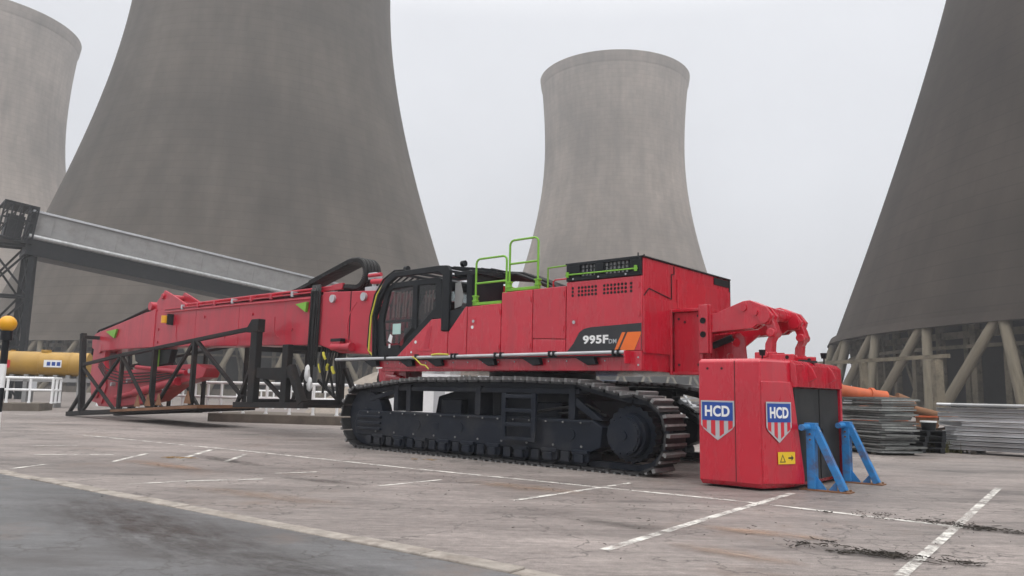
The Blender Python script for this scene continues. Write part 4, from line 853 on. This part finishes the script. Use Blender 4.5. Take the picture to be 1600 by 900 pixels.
# shields
def shield(parent, w_, h_, loc, rot):
    e_ = [(-.5, .5), (.5, .5), (.5, -.12), (.42, -.22), (0, -.5), (-.42, -.22), (-.5, -.12)]
    def plate(pl, z0, z1, name, m_, par):
        g_ = MB(); g_.slab([(x*w_, y*h_) for x, y in pl], z0, z1); o = g_.build(name, M[m_], par)
        if par is parent: o.location = loc; o.rotation_euler = rot
        return o
    base = plate(e_, 0, .006, 'shield_badge', 'badge', parent)
    ins = [(x*.9, y*.92-.0) for x, y in e_]
    def bot(x): x = abs(x); return -.47+ (x/.42)*.26 if x < .42 else -.2
    st_w = .9/7
    for k in (0, 2, 4, 6):
        x0, x1 = -.45+k*st_w, -.45+(k+1)*st_w
        pl = [(x0, .02), (x1, .02), (x1, bot(x1)+.03)]+([(0, -.44)] if x0 < 0 < x1 else [])+[(x0, bot(x0)+.03)]
        plate(pl, .006, .009, 'shield_stripe', 'badgered', base)
    plate([(-.46, .46), (.46, .46), (.46, -.0), (-.46, -.0)], .006, .01, 'shield_field', 'badgeblue', base)
    me = text_mesh('HCD', w_*.74, h_*.28, bold=.034); me.materials.clear(); me.materials.append(M['letter'])
    o = bpy.data.objects.new('lettering', me); C.objects.link(o); o.parent = base; o.location = (0, h_*.235, .012)
    return base
shield(cwb, .53, .58, (1.805, -.304, .965), (R(90), 0, 0))
ang = math.atan2(.71, .32)
cdir = Vector((.32, .71, 0)).normalized(); cn_ = Vector((cdir.y, -cdir.x, 0))
def chp(u_, z_, off): p = Vector((2.47, -.29, 0))+cdir*u_+cn_*off; return (p.x, p.y, z_)
shield(wing, .47, .58, chp(.29, .965, .036), (R(90), 0, ang))
lb = MB(); lb.slab([(-.16, -.085), (.16, -.085), (.16, .085), (-.16, .085)], 0, .004); lo_ = lb.build('warning_label', M['warn'], wing); lo_.location = chp(.42, .46, .034); lo_.rotation_euler = (R(90), 0, ang)
wt = MB(); wt._add([(-.13, -.06, .006), (-.02, -.06, .006), (-.075, .055, .006), (-.11, -.048, .006), (-.04, -.048, .006), (-.075, .03, .006)], [(0, 1, 4, 3), (1, 2, 5, 4), (2, 0, 3, 5)]); wt.build('warning_triangle', M['decal'], lo_)
wt = MB(); wt.slab([(.03, -.012), (.09, -.012), (.09, -.04), (.13, 0), (.09, .04), (.09, .012), (.03, .012)], .004, .006); wt.build('label_arrow', M['decal'], lo_)

# ------------------------------------------------------------------ blue props leaning at the counterweight
def blue_stand(t_):
    root = empty('blue_prop', T0, RZ)
    q = mm(); q.box(-2.72, -3.42, t_-.1, t_+.14, .0, .018); q.build('base_plate', M['rust'], root)
    q = mm(); q.box(-2.82, -2.94, t_-.05, t_+.09, .018, .93); q.box(-2.80, -2.96, t_-.055, t_+.095, .86, .96); q.build('post', M['blue'], root, bevel=.008)
    q = mm(); q.bar((-2.93, t_+.02, .9), (-3.32, t_+.02, .02), .1, .1, up=(1, 0, 0)); q.build('strut', M['blue'], root, bevel=.008)
    q = mm(); q.prism([(-2.94, .018), (-3.08, .018), (-2.94, .2)], t_+.0, t_+.02); q.prism([(-3.22, .018), (-3.1, .018), (-3.22, .16)], t_+.01, t_+.03); q.build('gusset', M['blue'], root)
    q = mm()
    for bx in (-2.76, -3.38): q.tube([(bx, t_+.1, .018), (bx, t_+.1, .04)], .018, 6)
    for bz in (.72, .8): q.tube([(-2.88, t_-.06, bz), (-2.88, t_-.05, bz)], .016, 6)
    q.build('bolts', M['rust'], root)
    q = mm(); q.tube([(-2.86, t_-.32, .9), (-2.86, t_+.0, .9)], .045, 12); q.build('pin', M['blue'], root, smooth=True)
    q = mm(); q.tube([(-2.95, t_+.02, .9), (-3.0, t_+.02, .84), (-2.98, t_+.0, .8)], .02, 6); q.build('shackle', M['galv'], root, smooth=True)
    return root
b1 = blue_stand(.50); tag(b1, 'nearer blue steel prop with slanted strut on a rusty base plate', 'prop', 'blue props at the counterweight')
b2 = copy_tree(b1); b2.location = Vector(T0)+Vector((math.cos(R(49))*1.55, math.sin(R(49))*1.55, 0)); tag(b2, 'blue steel prop at the far corner of the counterweight', 'prop')

# ------------------------------------------------------------------ black cradle slung from the boom, nose frame on the ground
fr_ = empty('boom_cradle', T0, RZ); tag(fr_, 'black steel truss cradle around the folded boom nose with rusty base beam', 'cradle')
F0, F1 = 1.1, 2.95
def zb(s_): return .02+(26.4-s_)*.056
def member(name, p, q_, w_=.16, m_='steelrust', par=None):
    g_ = mm(); g_.bar(p, q_, w_, w_, up=(0, 1, 0)); return g_.build(name, M[m_], par or fr_, bevel=.01)
for tF in (F0, F1):
    nr = tF == F0
    member('base_beam', (27.1, tF, .08), (16.4, tF, zb(16.4)+.06), .18)
    member('end_post', (25.75, tF, .1), (26.3, tF, 3.3), .2 if nr else .13)
    member('outrigger', (25.85, tF, 1.0), (27.0, tF, .1), .12)
    member('top_chord', (26.0, tF, 2.05), (22.5, tF, 2.37), .12); member('top_chord', (22.5, tF, 2.37), (13.6, tF, 3.02), .12 if nr else .09)
    for s_, w_ in ((22.4, .13), (19.8, .16), (17.0, .14)): member('post', (s_, tF, zb(s_)+.1), (s_, tF, 2.37+(22.5-s_)*.073), w_ if nr else .12)
    for a_, b_ in (((26.0, 1.95), (22.7, .35)), ((25.7, .2), (22.6, 2.3)), ((22.4, 2.3), (20.0, .5)), ((19.5, .55), (17.1, 2.7)), ((16.9, 2.75), (13.9, 1.0)))[:5 if nr else 3]: member('brace', (a_[0], tF, a_[1]), (b_[0], tF, b_[1]), .1)
for s_, z_ in ((26.2, 3.15), (25.8, .2), (22.4, .3), (19.8, .42), (17.0, .58)): member('cross_beam', (s_, F0, z_), (s_, F1, z_), .14)
pl = mm(); pl.prism([(22.6, .3), (22.6, .38), (16.2, .72), (16.2, .62)], F0-.2, F1+.1); pl.build('base_plate', M['rust'], fr_)
for s_ in (20.6, 19.8, 19.0, 17.0):
    g_ = mm(); g_.prism([(s_+.2, zb(s_)+.2), (s_, zb(s_)+.6), (s_-.2, zb(s_)+.2)], F0-.14, F0-.1); g_.build('gusset', M['rust'], fr_)
# hanging trestle part
for tF in (F0, F1):
    nr = tF == F0; k_ = 1 if nr else .6
    g_ = mm(); g_.box(13.35+.17*k_, 13.35-.17*k_, tF-.1, tF+.1, .85, 3.1)
    g_.prism([(13.75, 2.9), (13.72, 3.05), (13.5, 3.28), (13.12, 3.28), (13.12, 2.9)], tF-.12, tF+.12); g_.build('main_post', M['steelrust'], fr_, bevel=.02)
    g_ = mm(); g_.box(11.7+.14*k_, 11.7-.14*k_, tF-.09, tF+.09, .9, 2.5); g_.build('main_post', M['steelrust'], fr_, bevel=.02)
    member('base_beam', (14.3, tF, .78), (10.7, tF, .85), .16)
    member('brace', (13.55, tF, 1.86), (14.2, tF, .8), .1); member('brace', (11.5, tF, 1.9), (10.85, tF, .9), .2*k_); member('brace', (12.8, tF, 1.55), (11.7, tF, .95), .1)
g_ = mm(); g_.prism([(13.1, 1.86), (11.45, 1.86), (11.45, 1.58), (12.0, 1.5), (13.1, 1.56)], F0-.08, F0+.08); g_.build('cross_plate', M['steelrust'], fr_, bevel=.01)
for s_, z_ in ((13.35, .9), (11.7, .92)): member('cross_beam', (s_, F0, z_), (s_, F1, z_), .14)
member('cross_beam', (13.35, F0, 2.42), (13.35, F1, 2.42), .14); member('cross_beam', (11.7, F0, 2.42), (11.7, F1, 2.42), .14)

# ------------------------------------------------------------------ left background
def railing(pts, z0, h, name_label, n_mid=1):
    root = empty('handrail', (pts[0][0], pts[0][1], 0)); o0 = Vector((pts[0][0], pts[0][1], 0))
    tag(root, name_label, 'handrail', 'white tubular handrails')
    P = [Vector((x, y, 0))-o0 for x, y in pts]
    for lev, nm in ((h, 'top_rail'), (h*.52, 'mid_rail')):
        g_ = MB(); g_.tube([(p.x, p.y, z0+lev) for p in P], .055, 8); g_.build(nm, M['white'], root, smooth=True)
    pm = None
    for i in range(len(P)-1):
        a, b = P[i], P[i+1]; n = max(1, round((b-a).length/.95))
        for k in range(n+(1 if i == len(P)-2 else 0)):
            p = a+(b-a)*k/n
            if pm is None:
                g_ = MB(); g_.tube([(0, 0, z0-.02), (0, 0, z0+h)], .055, 8); g_.tube([(0, 0, z0), (0, 0, z0+.06)], .075, 8); o = g_.build('rail_post', M['white'], root, smooth=True); pm = o.data
            else: o = bpy.data.objects.new('rail_post', pm); C.objects.link(o); o.parent = root
            o.location = (p.x, p.y, 0)
    return root
def plinth(pts, h, label):
    x0 = sum(p[0] for p in pts)/len(pts); y0_ = sum(p[1] for p in pts)/len(pts)
    g_ = MB(); g_.slab([(x-x0, y-y0_) for x, y in pts], -.05, h); o = g_.build('plinth', M['plinth'], bevel=.03); o.location = (x0, y0_, 0); tag(o, label, 'plinth', 'low concrete plinths')
plinth([(-11.3, 29.3), (-6.0, 28.2), (-5.3, 31.2), (-10.7, 32.4)], .32, 'long low brown concrete plinth under the white handrail beside the track')
railing([(-19.2, 36.4), (-11.0, 29.75), (-6.35, 28.75), (-5.85, 30.9)], .3, 1.15, 'white handrail on the concrete plinth behind the hanging steel stand')
plinth([(-29.5, 33.4), (-21.6, 35.9), (-22.2, 38.0), (-29.8, 35.6)], .36, 'low concrete plinth at the far left below the gold tank')
railing([(-31.5, 33.3), (-29.2, 33.9), (-21.3, 36.3), (-21.8, 37.8)], .36, 1.15, 'white handrail at the far left in front of the gold tank')
railing([(-17.5, 50), (-9.5, 47.0)], 0, 1.1, 'white handrail farthest back, in front of the big tower legs')
# gold tank on a chassis
tk = empty('tank_trailer', (-25.1, 41.5, 0)); tk.rotation_euler = (0, 0, R(12)); tag(tk, 'horizontal gold painted tank on a grey chassis behind the white handrail', 'tank')
g_ = MB(); g_.tube([(-2.15, 0, 2.3), (-2.08, 0, 2.3), (2.3, 0, 2.3), (2.37, 0, 2.3)], .64, 28); tko = g_.build('tank', M['tank'], tk, smooth=True)
for x in (-1.5, 0, 1.5):
    g_ = MB(); g_.tube([(x-.04, 0, 2.3), (x+.04, 0, 2.3)], .655, 28); g_.build('tank_band', M['tank'], tko, smooth=True)
g_ = MB(); g_.box(.35, 1.2, -.66, -.64, 2.12, 2.5); lo_ = g_.build('tank_sign', M['white'], tko)
g_ = MB()
for x in (.5, .74, .98): g_.box(x, x+.17, -.668, -.662, 2.2, 2.4)
g_.build('sign_block', M['badgeblue'], lo_)
g_ = MB(); g_.box(-1.55, -1.25, -.66, -.635, 2.05, 2.45); g_.build('tank_sign', M['badgered'], tko)
g_ = MB(); g_.box(-2.4, 2.4, -.5, .5, 1.35, 1.55)
for x in (-1.9, -.5, .9, 2.1): g_.box(x-.1, x+.1, -.5, .5, .0, 1.72)
for x in (-1.2, .2, 1.5): g_.box(x-.1, x+.1, -.45, .45, 1.5, 1.72)
g_.box(-2.6, -2.2, -.3, .3, 1.55, 2.2)
g_.build('chassis', M['clad'], tk)
g_ = MB(); g_.tube([(.2, 0, 2.92), (.2, 0, 3.05)], .25, 16); g_.tube([(-1.4, 0, 2.92), (-1.4, 0, 3.0)], .12, 12); g_.build('manhole', M['tank'], tk, smooth=True)
g_ = MB(); g_.box(-.3, .1, -.56, -.52, .9, 1.35); g_.build('hanging_notice', M['badge'], tk)
# amber globe crossing beacon on a striped pole
bc = empty('crossing_beacon', (-8.56, 13.1, 0)); tag(bc, 'amber globe lamp on a black and white banded pole at the left edge', 'beacon')
for k in range(5):
    g_ = MB(); g_.tube([(0, 0, k*.4), (0, 0, k*.4+.4)], .055, 14); g_.build('pole_band', M['black'] if k % 2 == 0 else M['white'], bc, smooth=True)
g_ = MB(); g_.tube([(0, 0, 2.0), (0, 0, 2.06), (0, 0, 2.16)], .09, 14); g_.build('lamp_collar', M['black'], bc, smooth=True)
g_ = MB(); g_.lathe([(.14*math.sin(math.pi*i/12), 2.28-.14*math.cos(math.pi*i/12)) for i in range(1, 12)], n=24, cap=True); g_.build('globe', M['amber'], bc, smooth=True)
# conveyor gallery on a lattice tower
GA = Vector((-38.2, 60, 13.8)); GB = Vector((-16.0, 79, 10.6)); gd_ = (GB-GA); gx = gd_.normalized(); gy = Vector((-gx.y, gx.x, 0)).normalized(); gz_ = gx.cross(gy)
GL = gd_.length+12
gl = empty('conveyor_gallery', (GA.x, GA.y, 0)); tag(gl, 'inclined grey clad conveyor gallery on a black lattice tower', 'conveyor')
def GC(p): v = gx*p[0]+gy*p[1]+gz_*p[2]; return Vector((v.x, v.y, v.z+GA.z))
def gm(): return MB(GC)
q = gm(); q.box(0, GL, 0, 2.4, -1.0, .95); cl_ = q.build('cladding', M['clad'], gl)
q = gm(); x = 1.5
while x < GL: q.box(x, x+.06, -.03, 0, -.95, .95); x += 2.4
q.build('cladding_rib', M['clad'], cl_)
q = gm(); q.box(-.1, GL, -.15, 2.55, .95, 1.12); q.build('roof_sheet', M['alu'], gl)
q = gm(); q.tube([(0, -.18, -1.05), (GL, -.18, -1.05)], .2, 12); q.build('bottom_tube', M['galv'], gl, smooth=True)
q = gm(); q.box(0, GL, -.08, 2.45, -2.5, -1.02); q.build('under_truss', M['black'], gl)
q = gm(); q.box(-.1, .25, -.1, 2.5, -1.6, 1.2); q.box(-2.1, .3, -.4, 2.8, 1.2, 1.35); q.box(-1.6, -.4, .6, 1.8, -1.3, .5); q.box(-2.1, .3, -.4, 2.8, -1.7, -1.5)
ho_ = q.build('head_house', M['black'], gl)
q = gm()
for y in (-.4, 2.75):
    for k in range(5): q.bar((-2.05+k*.57, y, -1.6), (-2.05+k*.57, y, 1.3), .13, .13)
    for k in range(4): q.bar((-2.05+k*.57, y, -1.5), (-1.48+k*.57, y, .1), .08, .08); q.bar((-2.05+k*.57, y, .1), (-1.48+k*.57, y, 1.25), .08, .08)
    q.bar((-2.1, y, 0), (.3, y, 0), .12, .14)
for z in (-1.5, 0, 1.25): q.bar((-2.05, -.4, z), (-2.05, 2.8, z), .14, .14)
q.bar((-2.05, -.4, -1.5), (-2.05, 2.8, 1.2), .1, .1)
q.build('head_brace', M['black'], ho_)
q = MB(); legs = [(-2.6, -1.2), (.1, .5), (-1.3, 1.4), (-3.7, -.1)]
for (x, y) in legs: q.bar((x, y, -.0), (x+(.25 if x < -1 else -.0), y, 12.2), .42, .42)
for z in (0, 4.0, 8.0):
    for i in range(4):
        a, b = legs[i], legs[(i+1) % 4]; q.bar((a[0], a[1], z), (b[0], b[1], z+4), .16, .16); q.bar((b[0], b[1], z), (a[0], a[1], z+4), .16, .16); q.bar((a[0], a[1], z+4), (b[0], b[1], z+4), .2, .2)
q.build('lattice_tower', M['black'], gl)
# spoil heap, site cabin and low walls seen past the tracks
def mound(cx, cy, rx, ry, h, seed):
    q_ = random.Random(seed); g_ = MB(); n = 26; vs = []; fs = []; rings = 9
    for i in range(rings+1):
        f_ = i/rings; zz_ = h*math.cos(f_*math.pi/2)**1.3
        for k in range(n):
            a = 2*math.pi*k/n; r_ = f_*(1+.12*math.sin(3*a+seed)+q_.uniform(-.05, .05)); vs.append((rx*r_*math.cos(a), ry*r_*math.sin(a), zz_*(1+q_.uniform(-.06, .06))-(.03 if i == rings else 0)))
    for i in range(rings):
        for k in range(n): fs.append((i*n+k, i*n+(k+1) % n, (i+1)*n+(k+1) % n, (i+1)*n+k))
    g_._add(vs, fs); o = g_.build('spoil_heap', M['sand'], smooth=True); o.location = (cx, cy, 0); return o
tag(mound(-5.6, 44, 5.4, 4.5, 2.7, 4), 'pale heap of sandy spoil behind the front of the crawler track', 'heap')
cbn = empty('site_cabin', (-4.1, 36, 0)); cbn.rotation_euler = (0, 0, R(-8)); tag(cbn, 'bright white site cabin glimpsed through the gap above the track frame', 'cabin')
q = MB(); q.box(-1.75, 1.6, -1.2, 1.2, .12, 2.25); q.build('wall', M['plastic'], cbn, bevel=.04)
q = MB(); q.box(-1.8, 1.65, -1.25, 1.25, 2.25, 2.34); q.build('roof', M['white'], cbn, bevel=.02)
q = MB(); q.box(.9, 1.4, -1.23, -1.2, .2, 1.9); q.build('door', M['badge'], cbn)
q = MB(); q.box(-1.0, -.7, -1, 1, 0, .12); q.box(1.1, 1.4, -1, 1, 0, .12); q.build('skid', M['black'], cbn)
q = MB(); q.box(-9, 7.6, -.15, .15, -.05, 1.55)
wl_ = q.build('concrete_wall', M['wall'], bevel=.02); wl_.location = (7.2, 40, 0); wl_.rotation_euler = (0, 0, R(-10)); tag(wl_, 'low pale concrete wall seen behind the tracks and counterweight', 'wall')
q = MB(); q.box(-1.4, 1.4, -.9, .9, 0, 1.9); q.box(-1.42, 1.42, -.92, .92, 1.85, 1.92); 
for k in range(11): q.box(-1.3+k*.24, -1.2+k*.24, -.93, -.9, .1, 1.8)
cn2 = q.build('storage_container', M['bluegrey'], bevel=.01); cn2.location = (3.0, 33.5, 0); cn2.rotation_euler = (0, 0, R(12)); tag(cn2, 'small blue grey ribbed container glimpsed under the excavator body', 'container')
# crumpled metal heap behind the far track
def scrap(cx, cy, n, sp, label, seed, hmax=1.0):
    q_ = random.Random(seed); g_ = MB()
    for k in range(n):
        x, y, z = q_.gauss(0, sp), q_.gauss(0, sp*.6), q_.uniform(.05, hmax)
        a = q_.uniform(0, math.pi); l_ = q_.uniform(.3, 1.0); dz = q_.uniform(-.2, .2)
        g_.bar((x-l_*math.cos(a), y-l_*math.sin(a), max(.04, z-dz)), (x+l_*math.cos(a), y+l_*math.sin(a), max(.04, z+dz)), q_.uniform(.05, .5), q_.uniform(.02, .06))
    o = g_.build('scrap_heap', M['galv']); o.location = (cx, cy, 0); tag(o, label, 'scrap', kind='stuff'); return o
scrap(6.0, 24.0, 60, .9, 'tangled heap of pale scrap metal behind the far crawler track', 5, 1.35)

# ------------------------------------------------------------------ right background: stacked steel, orange machine parts
pstack = random.Random(11)
def fence_panel():
    g_ = MB(); L_, W_ = 1.0, 2.2
    for y in (0, W_/2, W_): g_.box(0, L_, y-.02 if y else 0, y+.02 if y else .04, 0, .042)
    for x in (0, L_-.04): g_.box(x, x+.04, .04, W_-.02, .001, .041)
    for k in range(9): x = .1+k*.1; g_.tube([(x, .03, .021), (x, W_, .021)], .006, 5)
    for k in range(12): y = .12+k*.17; g_.box(.04, L_-.04, y, y+.09, .012, .03)
    return g_.build('fence_panel', M['fence'])
fp0 = fence_panel()
px, py = 9.0, 18.9
for k in range(23):
    o = fp0 if k == 0 else fp0.copy()
    if k: C.objects.link(o)
    z = .06+k*.059
    o.location = (px+pstack.uniform(-.1, .1), py+pstack.uniform(-.1, .1), z); o.scale = (pstack.uniform(.88, 1.14), pstack.uniform(.95, 1.04), 1); o.rotation_euler = (R(pstack.uniform(-.6, .6)), R(pstack.uniform(-1.2, 1.2)), R(14+pstack.uniform(-5, 5)))
    tag(o, 'grey galvanised fence panel lying in the tall stack beside the counterweight', 'fence panel', 'fence panels in the stack')
for k in range(2):
    g_ = MB(); g_.box(0, 1.15, 0, .12, 0, .055); o = g_.build('timber_bearer', M['twig']); o.location = (px-.1, py+.2+k*1.5, 0); o.rotation_euler = (0, 0, R(14)); tag(o, 'dark timber bearer under the stack of fence panels', 'timber', 'timbers under the fence panels')
bd_ = Vector((1.15, -1.0, 0)).normalized(); bn = Vector((-bd_.y, bd_.x, 0)); b0_ = Vector((11.45, 20.45, 0))
def beam():
    g_ = MB(); L_ = 6.2
    g_.prism([(0, 0), (0, .095), (L_, .095), (L_, 0)], .05, .062); g_.box(0, L_, 0, .2, 0, .012); g_.box(0, L_, 0, .2, .083, .095)
    return g_.build('steel_channel', M['channel'])
bm0 = None; pb_ = random.Random(5)
for lay in range(9):
    for row in range(4):
        if bm0 is None: bm0 = beam(); o = bm0
        else: o = bm0.copy(); C.objects.link(o)
        sh = pb_.uniform(-.4, .25); p = b0_+bd_*(sh+lay*.02)+bn*(row*.24+pb_.uniform(-.035, .035))
        o.location = (p.x, p.y, .1+lay*.121); o.rotation_euler = (0, R(pb_.uniform(-.15, .15)), math.atan2(bd_.y, bd_.x)+R(pb_.uniform(-.7, .7)))
        o.scale = (pb_.uniform(.82, 1.06), 1, 1)
        tag(o, 'long galvanised steel channel in the stack at the right edge', 'steel channel', 'steel channels in the stack')
for k in range(3):
    g_ = MB(); g_.box(-.06, .06, -.1, 1.15, 0, .1); o = g_.build('timber_bearer', M['twig']); p = b0_+bd_*(.6+k*2.2); o.location = p; o.rotation_euler = (0, 0, math.atan2(bd_.y, bd_.x)); tag(o, 'dark timber bearer under the stack of steel channels', 'timber', 'timbers under the steel channels')
for k in range(5):
    g_ = MB(); l_ = pb_.uniform(4.6, 6.0); g_.tube([(0, 0, 0), (l_, 0, 0)], .045, 10); o = g_.build('steel_pipe', M['channel'], smooth=True); p = b0_+bd_*pb_.uniform(-.5, .3)+bn*(.1+k*.17)
    o.location = (p.x, p.y, 1.245); o.rotation_euler = (0, R(pb_.uniform(-.3, .3)), math.atan2(bd_.y, bd_.x)+R(pb_.uniform(-2.0, 2.0))); tag(o, 'thin steel pipe laid on top of the stacked steel channels', 'pipe', 'steel pipes on the channel stack')
# orange attachment
oa = empty('orange_attachment', (11.3, 23.6, 0)); tag(oa, 'worn orange demolition attachment with a long cylinder lying behind the fence panels', 'attachment')
q = MB(); q.tube([(-2.0, -.2, 1.62), (-1.4, -.2, 1.58), (-.55, -.25, 1.45), (.0, -.25, 1.4)], .2, 14); q.tube([(-1.45, -.2, 1.58), (-1.35, -.2, 1.57)], .25, 14); q.tube([(-.5, -.25, 1.45), (-.4, -.25, 1.44)], .25, 14); q.build('cylinder', M['orangeold'], oa, smooth=True)
q = MB(); q.tube([(0, -.25, 1.4), (.3, -.28, 1.32)], .11, 12); q.tube([(.28, -.28, 1.33), (.62, -.32, 1.25), (.78, -.33, 1.18)], .24, 14, .12); q.build('rod_end', M['rust'], oa, smooth=True)
q = MB(); q.prism([(-.6, 0), (-.6, .9), (-.3, 1.15), (.9, .75), (1.2, .5), (1.2, 0)], .3, .9); q.build('body', M['orangeold'], oa, bevel=.04)
q = MB(); q.tube([(.5, -.1, 1.15), (1.8, -.4, .82)], .13, 12); q.tube([(1.75, -.38, .83), (1.95, -.42, .8)], .2, 14); q.tube([(.6, -.2, 1.0), (1.5, -.3, .6)], .05, 8); q.build('pipe', M['rust'], oa, smooth=True)
def dark_scrap(c, n, sp, seed, label):
    q_ = random.Random(seed); g_ = MB()
    for k in range(n):
        x, y = q_.gauss(0, sp), q_.gauss(0, sp*.5); z = q_.uniform(.04, .75)*max(.15, 1-abs(x)/(2.2*sp)); a = q_.uniform(-.6, .6); l_ = q_.uniform(.15, .7); dz = q_.uniform(-.12, .12)
        if k % 3: g_.bar((x-l_*math.cos(a), y-l_*math.sin(a), max(.04, z-dz)), (x+l_*math.cos(a), y+l_*math.sin(a), max(.04, z+dz)), q_.uniform(.04, .16), q_.uniform(.03, .1))
        else: g_.tube([(x-l_, y, max(.05, z-dz)), (x, y+q_.uniform(-.2, .2), z+.05), (x+l_, y-.1, max(.05, z+dz))], q_.uniform(.02, .06), 7)
    o = g_.build('scrap_heap', M['scrapm']); o.location = (c[0], c[1], 0); tag(o, label, 'scrap', kind='stuff')
M['scrapm'] = mat('rusty_dark_scrap', (.04, .034, .03), .6, metal=.3, var=.5, scale=3, dirt=(.16, .07, .035), dirt_amt=.8, dirt_scale=1.2)
dark_scrap((11.2, 21.9), 90, .9, 3, 'tangle of dark rusty scrap behind the black pallets')
dark_scrap((13.6, 23.5), 70, 1.3, 8, 'low tangle of dark scrap behind the steel channels')
# black pallets with a white tub
def pallet():
    g_ = MB()
    for k in range(5): g_.box(-.5, .5, -.4+k*.17, -.4+k*.17+.12, .12, .14)
    for x in (-.45, 0, .45): g_.box(x-.05, x+.05, -.4, .4, 0, .12)
    return g_.build('pallet', M['black'])
pl0 = pallet()
for k in range(4):
    o = pl0 if k == 0 else pl0.copy()
    if k: C.objects.link(o)
    o.location = (10.72, 20.5, .002+k*.143); o.rotation_euler = (0, 0, R(-12+k*7)); tag(o, 'black pallet in the low stack between fence panels and steel channels', 'pallet', 'black pallets in the low stack')
tb_ = empty('white_tub', (10.95, 20.4, .575)); tag(tb_, 'dark bucket with a white lid on top of the black pallets', 'tub')
q = MB(); q.tube([(0, 0, 0), (0, 0, .2)], .16, 16, .19); q.build('bucket', M['black'], tb_, smooth=True)
q = MB(); q.tube([(0, 0, .2), (0, 0, .24)], .2, 16); q.build('lid', M['plastic'], tb_, smooth=True)
dr_ = empty('rusty_drum', (11.55, 21.6, 0)); tag(dr_, 'upright rusty steel drum beside the stacked steel channels', 'drum')
q = MB(); q.lathe([(.27, 0), (.27, .28), (.285, .3), (.27, .32), (.27, .58), (.285, .6), (.27, .62), (.27, .88), (.28, .9)], n=20, cap=True); q.build('barrel', M['rust'], dr_, smooth=True)
q = MB(); q.lathe([(.285, .88), (.285, .92), (.25, .92), (.25, .88)], n=20); q.build('rim', M['orangeold'], dr_, smooth=True)
# overhead pipe on concrete posts, in front of the tower legs
pr = empty('pipe_bridge', (22.4, 55, 0)); tag(pr, 'grey overhead pipe on concrete posts before the dark tower legs', 'pipe bridge')
q = MB(); q.bar((-2.5, 4.5, 3.75), (4.6, -7.5, 4.15), .2, .24); q.build('pipe', M['legc'], pr)
for k, (x, y) in enumerate(((-1.2, 2.3), (1.6, -2.4), (4.2, -6.8))):
    q = MB(); w_ = .2 if k < 2 else .26; q.box(x-w_, x+w_, y-w_, y+w_, 0, 3.8+.07*k); q.build('post', M['legc'], pr, bevel=.03)

# ------------------------------------------------------------------ small debris
def litter(name, c, n, spread, ax, m_, size, label, seed):
    q_ = random.Random(seed); g_ = MB(); cl_ = [(q_.gauss(0, spread), q_.gauss(0, spread*.25), q_.uniform(.03, .16)*min(1, spread*2.4)) for k in range(max(3, n//24))] if spread < 2 else None
    for k in range(n):
        if cl_: cu = q_.choice(cl_); u_, v_ = cu[0]+q_.gauss(0, cu[2]*1.5), cu[1]+q_.gauss(0, cu[2]*.6)
        else: u_, v_ = q_.gauss(0, spread), q_.gauss(0, spread*.35)
        x = u_*ax[0]-v_*ax[1]; y = u_*ax[1]+v_*ax[0]
        a = q_.uniform(0, math.pi); l_ = size*min(3.2, .2+q_.expovariate(1.3)); w_ = size*q_.uniform(.05, .3)*(1 if q_.random() < .7 else 2); z = .012+q_.random()*.012
        dx, dy = math.cos(a)*l_, math.sin(a)*l_; nx, ny = -math.sin(a)*w_, math.cos(a)*w_; b1, b2 = q_.uniform(.2, 1), q_.uniform(.2, 1)
        top = [(x-dx, y-dy, z), (x-dx*.2+nx*b1, y-dy*.2+ny*b1, z+.004), (x+dx, y+dy, z+q_.uniform(0, .008)), (x+dx*.1-nx*b2, y+dy*.1-ny*b2, z+.003)]
        g_._add(top+[(p[0], p[1], p[2]-.005) for p in top], [(0, 1, 2, 3), (7, 6, 5, 4), (0, 4, 5, 1), (1, 5, 6, 2), (2, 6, 7, 3), (3, 7, 4, 0)])
    o = g_.build(name, M[m_]); o.location = (c[0], c[1], 0); tag(o, label, 'litter', kind='stuff')
litter('twig_litter', (3.2, 6.75), 300, .3, (.86, -.5), 'twig', .03, 'black wet twigs scattered over the broken white line', 1)
litter('twig_litter', (2.75, 7.2), 90, .3, (.86, -.5), 'twig', .022, 'sparse black twigs short of the broken white line', 8)
litter('twig_litter', (5.2, 8.05), 420, .42, (.8, -.6), 'twig', .028, 'dark twigs and grit along the crossing of the white lines', 2)
litter('twig_litter', (4.05, 9.0), 130, .35, (.8, -.6), 'twig', .018, 'dark grit along the long white line', 3)
litter('leaf_litter', (-6.1, 14.2), 60, .16, (1, 0), 'leaf', .04, 'small clump of brown leaves on the asphalt at left', 4)
litter('leaf_litter', (-1.55, 14.95), 30, .14, (1, 0), 'leaf', .03, 'yellow leaves lying beside the crawler track', 6)
litter('grit_litter', (1, 9.5), 380, 4.0, (.8, -.6), 'twig', .008, 'loose grit and bits scattered over the asphalt', 7)
def tufts(c, n, seed, h, sp, label):
    q_ = random.Random(seed); g_ = MB()
    for k in range(n):
        x, y = q_.gauss(0, sp), q_.gauss(0, sp*.5); a = q_.uniform(0, 6.28); hh_ = h*q_.uniform(.4, 1.2); w_ = .012; b = q_.uniform(.1, .5)*hh_
        dx, dy = math.cos(a), math.sin(a)
        g_._add([(x-dy*w_, y+dx*w_, 0), (x+dy*w_, y-dx*w_, 0), (x+dx*b, y+dy*b, hh_)], [(0, 1, 2)])
    o = g_.build('grass_tuft', M['moss'], recalc=False); o.location = (c[0], c[1], 0); tag(o, label, 'grass', kind='stuff')
tufts((11.35, 20.7), 700, 3, .3, .28, 'mossy grass growing beside the steel channels')
